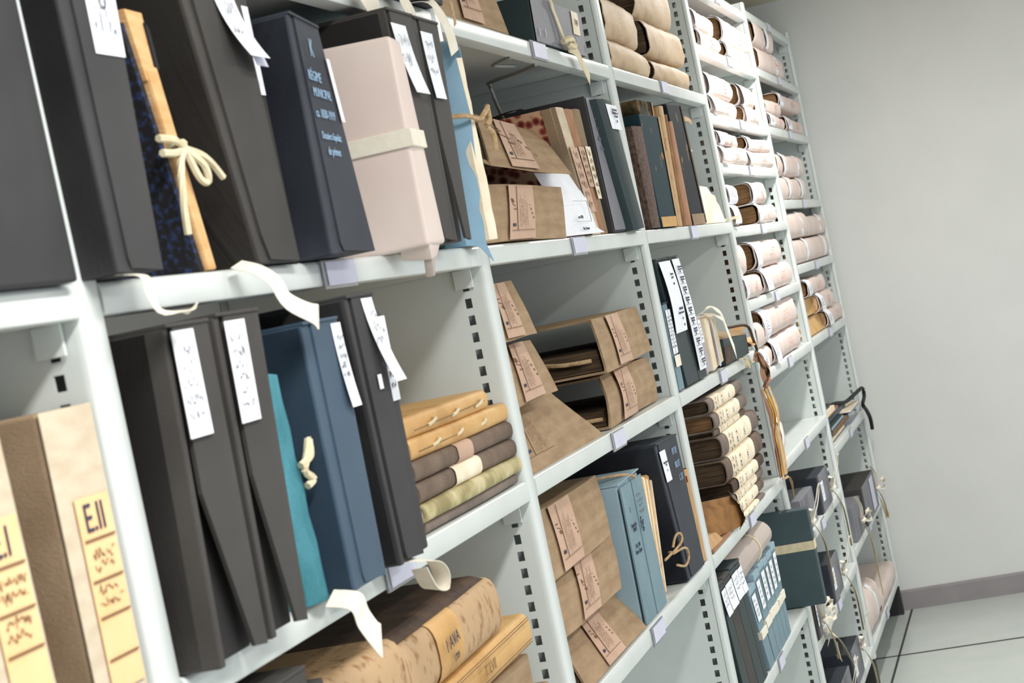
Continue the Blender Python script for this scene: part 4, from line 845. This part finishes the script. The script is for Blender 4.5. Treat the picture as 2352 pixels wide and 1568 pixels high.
for k, (m_, dx, w_) in enumerate(((ALBUM, .0, .03), (YEL, .022, .026), (PARCH, .045, .018), (REDP, -.018, .012), (TAN, .06, .014), (CREAM, .03, .010))):
    part('paper_strip', ribb([tuple(V((5.10+dx, -.020-.003*k, 1.168))+V((rr.uniform(-.01, .01), 0, 0))), tuple(V((5.12+dx, -.024-.003*k, 1.10))+V((rr.uniform(-.01, .012), rr.uniform(-.008, .004), 0))), (5.135+dx, -.022-.002*k, 1.04), (5.16+dx, -.018-.002*k, .98), (5.17+dx, -.014-.002*k, .925)], [w_*.7, w_*1.2, w_*.8, w_*1.3, w_], side=(1, rr.uniform(-.5, .5), .05)), m_, t)
part('knot_tail', ribb([(5.20, -.015, .915), (5.27, -.02, .912), (5.31, -.018, .895), (5.33, -.016, .865), (5.335, -.014, .845)], [.014, .012, .03, .02, .012], side=(1, .3, 0)), STRING, t)

# fourth bay, lower shelf: tall stack of labelled volumes
GV = 'tall stack of labelled volumes'
VOL = [(4.455, 4.93, .899, .924, .0, 'cream labelled volume on the shelf, lowest of the tall stack, torn end'), (4.440, 4.99, .926, .957, .004, 'brown volume second from the bottom of the tall stack'), (4.470, 5.02, .957, .979, .006, 'volume with a dark spine end, third from the bottom of the tall stack'),
       (4.500, 5.04, .981, 1.013, .0, 'volume with a black spine and cream label, fourth from the bottom of the tall stack'), (4.445, 5.055, 1.014, 1.070, .0, 'thick volume with a green inner edge, fifth from the bottom of the tall stack'), (4.460, 5.075, 1.072, 1.124, .0, 'thickest volume with a grey brown spine, sixth from the bottom of the tall stack'),
       (4.435, 4.955, 1.126, 1.141, .008, 'thin volume seventh from the bottom of the tall stack'), (4.412, 4.940, 1.142, 1.181, .0, 'volume with a purple brown spine end, second from the top of the tall stack'), (4.385, 4.915, 1.183, 1.217, .0, 'topmost volume of the tall stack, under the shelf')]
for k, (x0, x1, z0, z1, yf, lb) in enumerate(VOL):
    flat_book(lb, x0, x1, z0+.014 if k < 1 else z0, z1, yf, .28, [LEATHG, LEATH, LEATHG, LEATHD, LEATH, LEATHG, LEATH, LEATHG, LEATHG][k], pages=DARKP if k not in (7,) else OLDP, group=GV, lab=(.14, .76), labmat=CREAM, ink=[('INV %d' % (k+3), .16, (z1-z0)*.30), ('B. BB', .34, (z1-z0)*.26), ('188%d' % (k % 10), .66, (z1-z0)*.22), ('A A A', .05, (z1-z0)*.34)], r=min((z1-z0)*.5, .018), seed=70+k, ends=.010)
t = thing('loose_leather_cover', 'torn brown leather cover with loose pages at the foot of the tall stack', 'book', (4.25, .08, .916))
part('leather_cover', sheetb([[(4.10, .12, .985), (4.25, .06, 1.005), (4.42, .0, .990)], [(4.10, .10, .975), (4.26, .03, .985), (4.44, -.012, .965)], [(4.10, .08, .955), (4.27, .02, .950), (4.455, -.016, .930)], [(4.11, .06, .94), (4.27, .015, .925), (4.44, -.010, .917)]], .006), RUST, t, smooth=True)
part('loose_pages', hexa([(4.10, .02, .950), (4.22, .01, .942), (4.24, .0, .922), (4.10, .004, .922)], (0, .2, 0), .002), VPAGE, t); part('loose_pages', hexa([(4.09, .05, .978), (4.18, .03, .972), (4.20, .022, .954), (4.09, .03, .954)], (0, .18, 0), .002), OLDP, t)
part('spine_strip', ribb([(4.42, -.004, .995), (4.435, -.018, .965), (4.44, -.020, .935), (4.425, -.014, .918)], .04, side=(1, .2, 0)), LEATHG, t, smooth=True)
part('dark_pad', hexa([(4.10, .0, .922), (4.35, .0, .922), (4.35, .0, .9155), (4.10, .0, .9155)], (0, .2, 0), .001), ALBUM, t)

# fourth bay, bottom shelf
GD = 'dark cases with hanging white labels'
for k, (xa, xb, xc, xd, z1, m_, lb) in enumerate(((4.074, 4.128, 4.082, 4.166, .845, DGREEN, 'first dark case with a hanging white label, beside the upright on the bottom shelf'), (4.130, 4.222, 4.170, 4.255, .847, BROWNBK, 'brown black case with a hanging white label, second on the bottom shelf'),
        (4.226, 4.308, 4.260, 4.352, .850, DGREEN, 'third dark case with a hanging white label, bottom shelf'), (4.310, 4.372, 4.356, 4.398, .848, DGREEN, 'fourth dark case, its label under the rolled wrapper'))):
    Q = [(xa, .0, z1), (xb, .0, z1), (xd+.05, .0, .568), (xc+.05, .0, .568)]
    t = file_case(lb, Q, .24, m_, GD, lid=False); part('lid', hexa([tuple(V(Q[0])+V((0, -.001, .008))), tuple(V(Q[1])+V((0, -.001, .008))), tuple(V(Q[1])+V((0, -.001, .001))), tuple(V(Q[0])+V((0, -.001, .001)))], (0, .24, 0), .002), m_, t)
    label_on(Q, (.02, .98, .755, .965), t, lines=4, seed=80+k, curl=.004)
GT = 'grey blue cases with white straps'
for k, (xa, xb, xc, xd, z1) in enumerate(((4.408, 4.502, 4.50, 4.575, .775), (4.512, 4.595, 4.59, 4.66, .790), (4.604, 4.684, 4.665, 4.735, .796), (4.690, 4.742, 4.738, 4.80, .792), (4.750, 4.828, 4.805, 4.86, .795), (4.838, 4.912, 4.865, 4.905, .800))):
    Q = [(xa, .0, z1-.012), (xb, .0, z1-.012), (xd, .0, .568), (xc, .0, .568)]
    lb = ['first grey blue strapped case, with an open cut out, next to the dark cases', 'second grey blue strapped case, longest white slip', 'third grey blue strapped case from the dark cases', 'fourth grey blue strapped case from the dark cases', 'fifth grey blue strapped case, its strap bulging out', 'last grey blue strapped case, touching the bottle green board case'][k]
    t = thing('document_case', lb, 'box', ctr(Q), GT); part('body', hexa(Q, (0, .24, 0), .0015), LBLUE2, t)
    part('lid', hexa([tuple(V(Q[0])+V((-.001, -.002, .012))), tuple(V(Q[1])+V((.001, -.002, .012))), tuple(V(Q[1])+V((.001, -.002, -.004))), tuple(V(Q[0])+V((-.001, -.002, -.004)))], (0, .24, .006), .001), LBLUE, t)
    label_on(Q, (.15, .75, .62, .95), t, lines=4, seed=90+k); part('white_strap', hexa([tuple(bil(Q, 0, .50)+V((-.002, -.004-.004*(k == 4), 0))), tuple(bil(Q, 1, .50)+V((.002, -.004-.004*(k == 4), 0))), tuple(bil(Q, 1, .40)+V((.002, -.004, 0))), tuple(bil(Q, 0, .40)+V((-.002, -.004, 0)))], (0, .23, 0), .001), COTTON, t)
t = thing('rolled_wrapper', 'roll of taupe wrapping paper with a pale cord, lying on the dark cases', 'roll', (4.6, .05, .79))
b = bmesh.new(); A, B = V((4.385, .045, .818)), V((4.855, .030, .832)); ax_ = (B-A).normalized(); e1 = ax_.cross(V((0, 0, 1))).normalized(); e2 = e1.cross(ax_)
def rollb(r0, r1, A, B):
    b = bmesh.new(); n = 22; rows = []
    for P, rr_ in ((A, r0), (A*.5+B*.5, (r0+r1)/2), (B, r1)):
        rows.append([tuple(P+e1*math.cos(k*2*math.pi/n)*rr_*1.15+e2*math.sin(k*2*math.pi/n)*rr_) for k in range(n+1)])
    return sheetb(rows, .0022)
part('paper_roll', rollb(.038, .034, A, B), WRAPG, t, smooth=True)
c_ = A*.42+B*.58; b = bmesh.new(); tubeb([tuple(c_+e1*math.cos(k*2*math.pi/24)*.0435+e2*math.sin(k*2*math.pi/24)*.0385) for k in range(25)], .0032, b); part('cord', b, COTTON2, t, smooth=True)
part('shelf_note', hexa([(4.17, .03, .878), (4.30, .03, .882), (4.30, .03, .866), (4.17, .03, .862)], (0, .06, 0), 0), WRAPG, t) if False else None
F = [(5.215, -.058, .826), (5.268, -.056, .826), (5.268, -.056, .568), (5.215, -.058, .568)]
t = plain_box('board_case', 'large bottle green board case closed with a cream strap on the bottom shelf', F, .32, DGREEN2, bev=.004)
part('cream_strap', hexa([tuple(bil(F, -.02, .665)+V((0, -.001, 0))), tuple(bil(F, 1.02, .665)+V((0, -.001, 0))), tuple(bil(F, 1.02, .575)+V((0, -.001, 0))), tuple(bil(F, -.02, .575)+V((0, -.001, 0)))], (0, .322, 0), .0005), COTTON2, t)

# ------------------------------------------------------------------ fifth bay: wrapped bundles
GW = 'pinkish wrapped bundles in the bright bay'
def B(lb, x0, x1, z0, z1, **k): return bundle(lb, x0, x1, z0, z1, group=GW, **k)
B('upper left wrapped bundle on the topmost bright shelf', 5.365, 5.745, 2.154, 2.208, tabdown=.3)
B('lower left wrapped bundle on the topmost bright shelf', 5.395, 5.775, 2.109, 2.153, tabdown=.3)
B('upper right wrapped bundle on the topmost bright shelf, wide white slip over its end', 5.895, 6.520, 2.156, 2.235, tabw=.10, tabdown=.3, tab=2)
B('lower right wrapped bundle on the topmost bright shelf', 5.90, 6.44, 2.109, 2.156, tabw=.09, tabdown=.3)
B('upper left wrapped bundle of the second group, slip standing up', 5.375, 5.865, 1.970, 2.035, tabw=.07, tabdown=.5, tab=2)
B('lower left wrapped bundle of the second group, on the bright lip', 5.37, 5.895, 1.917, 1.969, tabdown=.8)
B('upper right wrapped bundle of the second group with a large flared slip', 6.015, 6.35, 1.968, 2.035, tabw=.09, tabdown=1.1, tab=2)
B('lower right wrapped bundle of the second group with square page ends', 6.055, 6.36, 1.917, 1.967, tabw=.04, tabdown=.4)
B('upper left wrapped bundle of the third group', 5.365, 5.78, 1.829, 1.867, tabw=.06, tabdown=.6, tab=2)
B('lower left wrapped bundle of the third group', 5.355, 5.87, 1.778, 1.828, tabw=.08, tabdown=.9)
B('upper right wrapped bundle of the third group with red ink marks', 5.925, 6.49, 1.827, 1.868, tabw=.08, tabdown=.7, tab=2)
B('lower right wrapped bundle of the third group with red ink marks', 5.885, 6.50, 1.778, 1.826, tabw=.09, tabdown=.8)
B('upper left wrapped bundle of the fourth group, white slip wrapped round its front', 5.345, 5.505, 1.662, 1.715, tabw=.14, tab=2, red=False, tabdown=.2)
B('lower left wrapped bundle of the fourth group, slip hanging off its round end', 5.355, 5.515, 1.601, 1.660, tabw=.10, tabdown=.4, red=False)
B('upper right wrapped bundle of the fourth group, dark page end in full view', 5.845, 6.16, 1.661, 1.728, tabw=.05, tab=2, page_in=.006)
B('lower right wrapped bundle of the fourth group, wide oval page end', 5.880, 6.30, 1.601, 1.660, tabw=.06, tabdown=.2, page_in=.006)
B('upper left wrapped bundle of the fifth group, half hidden by the upright', 5.30, 5.465, 1.462, 1.552, tab=0, red=False)
B('lower left wrapped bundle of the fifth group, large and round', 5.30, 5.610, 1.395, 1.461, tabw=.03, yf=-.004)
B('upper right wrapped bundle of the fifth group with a flaring slip', 5.610, 6.250, 1.470, 1.551, tabw=.09, tabdown=.9, tab=2)
B('lower right wrapped bundle of the fifth group with a long slanted white slip', 5.690, 6.435, 1.395, 1.469, tabw=.11, tabdown=.9)
B('upper left wrapped bundle of the sixth group, behind the crumpled papers', 5.36, 5.605, 1.256, 1.330, tab=0, red=True)
B('large upper right wrapped bundle of the sixth group, touching the shelf above', 5.505, 6.330, 1.268, 1.360, tabw=.12, tabdown=.3, tab=2)
B('lower left wrapped bundle of the sixth group, slip hanging into the gap', 5.365, 5.575, 1.194, 1.255, tabw=.07, tabdown=.4)
B('lower right wrapped bundle of the sixth group with pale red ink', 5.59, 6.295, 1.194, 1.267, tabw=.09, tabdown=.8)
B('single wrapped roll lying alone on the nearly empty shelf', 5.17+.17, 5.475, .945, 1.075, tab=1, lab2=True, red=False, tabw=.03, r=.06)

# ------------------------------------------------------------------ far bay: taupe bundles
GX = 'taupe wrapped bundles in the far bay'
def C(lb, x0, x1, z0, z1, **k): return bundle(lb, x0, x1, z0, z1, group=GX, **k)
C('upper taupe bundle on the topmost far shelf', 6.705, 7.235, 2.208, 2.298, lab2=True, tabw=.06, tab=1, red=False)
C('lower taupe bundle on the topmost far shelf, orange page end', 6.735, 7.425, 2.1215, 2.207, lab2=True, tabw=.07)
C('upper right taupe bundle of the second far group, just under the shelf', 7.020, 7.735, 2.006, 2.060, tabw=.09, tabdown=.5, tab=2)
C('upper left taupe bundle of the second far group', 6.63, 7.015, 1.968, 2.018, tab=0)
C('lower left taupe bundle of the second far group, slip at its near end', 6.66, 7.105, 1.923, 1.967, tabw=.10)
C('lower right taupe bundle of the second far group, grey slip', 7.125, 7.690, 1.923, 1.975, tabw=.09, tabdown=.5)
C('upper left taupe bundle of the third far group with a curved white label', 6.60, 6.905, 1.754, 1.835, lab2=True, tabw=.05, tab=1, red=False)
C('upper right taupe bundle of the third far group with a curved white label', 6.925, 7.375, 1.754, 1.832, lab2=True, tabw=.05, red=False)
C('lower left taupe bundle of the third far group with a curved white label', 6.60, 6.915, 1.671, 1.752, lab2=True, tabw=.05, red=False)
C('lower right taupe bundle of the third far group, orange page end showing', 6.955, 7.305, 1.671, 1.750, lab2=True, tabw=.05, red=False, pages=TAN, page_in=-.006)
C('upper left taupe bundle of the even far group', 6.60, 7.175, 1.536, 1.628, lab2=True, tabw=.06, red=False)
C('upper right taupe bundle of the even far group', 7.185, 7.785, 1.536, 1.612, lab2=True, tabw=.07, red=False)
C('lower left taupe bundle of the even far group, dark slit at its end', 6.635, 7.165, 1.447, 1.533, lab2=True, tabw=.06, red=False)
C('lower right taupe bundle of the even far group', 7.175, 7.825, 1.447, 1.533, lab2=True, tabw=.07, red=False)
C('topmost of the three stepped taupe bundles', 6.745, 7.355, 1.331, 1.390, tabw=.09, tabdown=.5, tab=2)
C('middle of the three stepped taupe bundles, orange brown pages', 7.02, 7.52, 1.262, 1.329, tabw=.10, tabdown=.7, pages=VELLS, page_in=.004)
C('lowest of the three stepped taupe bundles, orange brown pages', 7.17, 7.815, 1.198, 1.261, tabw=.12, tabdown=.7, pages=VELLS, page_in=.004)
part('page_block_end', hexa([(6.72, .03, 1.323), (7.02, .03, 1.323), (7.02, .02, 1.266), (6.72, .02, 1.266)], (0, .2, 0), .003), VELL, [o for o in bpy.data.objects if o.get('label', '').startswith('middle of the three stepped')][0])
part('page_block_end', hexa([(6.72, .03, 1.258), (7.17, .03, 1.258), (7.17, .012, 1.20), (6.72, .012, 1.20)], (0, .2, 0), .003), VELL, [o for o in bpy.data.objects if o.get('label', '').startswith('lowest of the three stepped')][0])

# far bay: heap of small folders
GH = 'heap of small folders on the far shelf'
def slab(lb, x0, x1, y0, y1, z0, z1, mat, cat='folder', name='small_folder', edge=None, tz=0):
    t = thing(name, lb, cat, ((x0+x1)/2, (y0+y1)/2, z0), GH); part('cover', hexa([(x0, y0, z1), (x1, y0, z1+tz), (x1, y0, z0+tz), (x0, y0, z0)], (0, y1-y0, .004), .001), mat, t)
    if edge: part('page_edges', hexa([(x0+.004, y0-.001, z1-.003), (x1-.004, y0-.001, z1+tz-.003), (x1-.004, y0-.001, z0+tz+.003), (x0+.004, y0-.001, z0+.003)], (0, .05, .001), .0005), edge, t)
    return t
slab('flat grey box under the heap on the far shelf', 6.70, 7.20, .02, .26, .827, .846, GREYSP, edge=CREAM)
slab('brown folder low in the heap, with frayed papers', 6.76, 7.32, .01, .24, .848, .866, LEATHG, edge=OLDP)
slab('dark green folder in the middle of the heap', 6.72, 7.16, .012, .24, .868, .882, DGREEN, edge=LBLUE)
slab('wide slate blue folder across the heap', 6.70, 7.48, .03, .26, .884, .898, NAVY, edge=None)
slab('brown red folder lying across the heap', 6.70, 7.22, .03, .22, .900, .912, ALBUM)
slab('cream envelope open on the heap', 6.70, 7.02, .02, .2, .914, .932, CREAM, cat='envelope', name='envelope')
slab('black thin folder near the top of the heap', 6.66, 6.98, .03, .24, .934, .944, BLACK)
slab('pale blue folder on top of the heap', 6.66, 7.12, .06, .30, .946, .955, LBLUE, tz=.006)
slab('blue plastic sleeve sticking out of the heap toward the far end', 7.28, 7.62, -.004, .12, .868, .8725, BLUEP, cat='sleeve', name='plastic_sleeve')
slab('cream paper strip over the blue plastic sleeve', 7.26, 7.62, -.006, .1, .8735, .880, CREAM, cat='paper', name='paper_strip')
t = thing('black_strap', 'black strap draped over the heap and hanging down past the shelf lip', 'strap', (7.6, -.02, .86), None)
b = bmesh.new(); tubeb(smooth_pts([(7.05, .10, .905), (7.25, .05, .915), (7.40, .02, .902), (7.60, -.005, .912), (7.74, -.018, .915), (7.72, -.022, .885), (7.62, -.02, .862), (7.70, -.022, .83), (7.78, -.022, .79), (7.80, -.02, .745)], 6), .0075, b); part('strap', b, BLACKST, t, smooth=True)

# ------------------------------------------------------------------ tied boxes
def tied_box(lb, x0, x1, z0, z1, yf, d, mat, group, tie, lab=True, top=LBLUE2, name='archive_box', seed=1):
    Q = [(x0, yf, z1), (x1, yf, z1), (x1, yf, z0), (x0, yf, z0)]
    t = thing(name, lb, 'box', ctr(Q), group); part('body', hexa(Q, (0, d, 0), .003), mat, t)
    part('front_panel', hexa([(x0+.03, yf-.002, z1-.001), (x1, yf-.002, z1-.001), (x1, yf-.002, z0+.001), (x0+.03, yf-.002, z0+.001)], (0, .004, 0), .001), GREYSP if mat is not NAVY else NAVY, t)
    if lab: label_on(Q, (.12, .34, .28, .80), t, lines=4, seed=seed, off=.0035)
    x, zk = x0+(x1-x0)*tie[0], z0+(z1-z0)*tie[1]; y = yf-.012; L = tie[2]; s = tie[3]
    if s == 0:     # loop up, tail down
        P1 = [(x, y, zk), (x+.02, y-.02, zk+.05), (x+.055, y-.03, zk+.085), (x+.075, y-.028, zk+.075), (x+.05, y-.02, zk+.04), (x+.005, y-.006, zk)]
        P2 = [(x, y, zk), (x+.02, y-.014, zk-.04), (x+.05, y-.02, zk-.09), (x+.055, y-.02, zk-L)]
        P3 = [(x, y, zk), (x-.03, y-.012, zk+.035), (x-.10, y-.012, zk+.045)]
    elif s == 1:   # two tails and a flat bow
        P1 = [(x, y, zk), (x+.03, y-.022, zk+.02), (x+.075, y-.022, zk+.012), (x+.07, y-.02, zk-.012), (x+.005, y-.006, zk-.004)]
        P2 = [(x, y, zk), (x+.005, y-.016, zk-.06), (x+.02, y-.018, zk-.12), (x+.04, y-.016, zk-L)]
        P3 = [(x, y, zk), (x-.03, y-.008, zk+.05), (x-.06, y+.002, zk+.09)]
    else:          # broad drooping tail
        P1 = [(x, y, zk), (x+.015, y-.02, zk+.04), (x+.06, y-.034, zk+.055), (x+.085, y-.03, zk+.02), (x+.07, y-.02, zk-.03), (x+.03, y-.014, zk-.05)]
        P2 = [(x, y, zk), (x+.03, y-.03, zk-.03), (x+.10, y-.04, zk-.07), (x+.20, y-.045, zk-L)]
        P3 = [(x, y, zk), (x-.02, y-.010, zk+.05), (x-.05, y-.004, zk+.10)]
    w = .024 if s < 2 else .036
    part('tape_loop', ribb(P1, w, sides=[(.3, 1, .1), (.6, .8, 0), (1, .2, .2), (.2, 1, .3)]), COTTON, t, smooth=True)
    part('tape_tail', ribb(P2, [w*.6, w, w*1.1, w], side=(1, .35, .1)), COTTON2, t, smooth=True); part('tape_end', ribb(P3, w*.5, side=(0, 1, .5)), COTTON, t, smooth=True)
    b = bmesh.new(); tubeb([(x-.012, y, zk-.008), (x, y-.008, zk), (x+.012, y, zk+.008)], .008, b); part('knot', b, COTTON, t, smooth=True)
    return t
GK = 'dark boxes tied with cotton tape'
tied_box('grey box with a large upright bow, below the nearly empty shelf', 5.60, 5.90, .697, .800, .01, .24, GREYSP, GK, (.25, .30, .20, 0), lab=False, seed=1)
tied_box('dark grey box with a lined label and tall twisted tape, below the empty shelf', 5.985, 6.270, .697, .812, .0, .26, BLACKB, GK, (.78, .42, .20, 0), seed=2)
tied_box('grey lilac box with a broad drooping tape, beside the bottle green board case', 5.44, 5.72, .447, .605, .02, .24, GREYSP, GK, (.05, .10, .15, 2), lab=False, seed=3)
tied_box('dark box with a narrow white label and overhanging tape, second tied row', 5.84, 6.10, .447, .568, .0, .26, BLACKB, GK, (.9, .45, .20, 0), seed=4)
tied_box('dark box with a pale loop, lowest tied row at the bottom edge', 5.55, 5.84, .161, .262, .0, .26, BLACKB, GK, (.4, .5, .12, 0), lab=False, seed=5)
tied_box('slate box with a narrow white label and a long tape, lowest tied row', 5.93, 6.20, .161, .275, .0, .26, BLACKB, GK, (.85, .75, .22, 0), seed=6)
tied_box('grey case behind the bottle green board case with a white slip, second tied row', 5.345, 5.43, .447, .575, -.004, .24, BROWNBK, GK, (.8, .35, .08, 1), seed=7)
tied_box('dark box in the far bay with a pale label and thin tape', 7.05, 7.56, .479, .618, -.01, .26, BROWNBK, GK, (.88, .55, .10, 1), lab=False, seed=8)
tied_box('grey box in the far bay with long tapes, left of the pale label box', 6.74, 7.02, .479, .600, .0, .26, GREYSP, GK, (.5, .45, .28, 1), lab=False, seed=9)
o_ = [o for o in bpy.data.objects if o.get('label', '').startswith('dark box in the far bay')][0]
patch('paper_label', [(7.05, -.01, .618), (7.56, -.01, .618), (7.56, -.01, .479), (7.05, -.01, .479)], .55, .82, .1, .95, LILAC, o_, off=.004)
# ------------------------------------------------------------------ bottom shelf of the far bay
GZ = 'taupe wrapped parcels on the bottom far shelf'
bundle('standing taupe parcel with a white strip label, bottom far shelf', 6.62, 7.06, .157, .30, yf=.0, d=.3, group=GZ, lab2=True, tabw=.05, red=False, name='wrapped_parcel')
bundle('flat taupe parcel with a small dark opening, at the far end of the bottom shelf', 7.10, 7.78, .157, .225, yf=.0, d=.3, group=GZ, tab=0, red=False, name='wrapped_parcel')
bundle('taupe parcel leaning behind the standing one, bottom far shelf', 6.70, 6.98, .30, .385, yf=.05, d=.25, group=GZ, tab=0, red=False, name='wrapped_parcel')
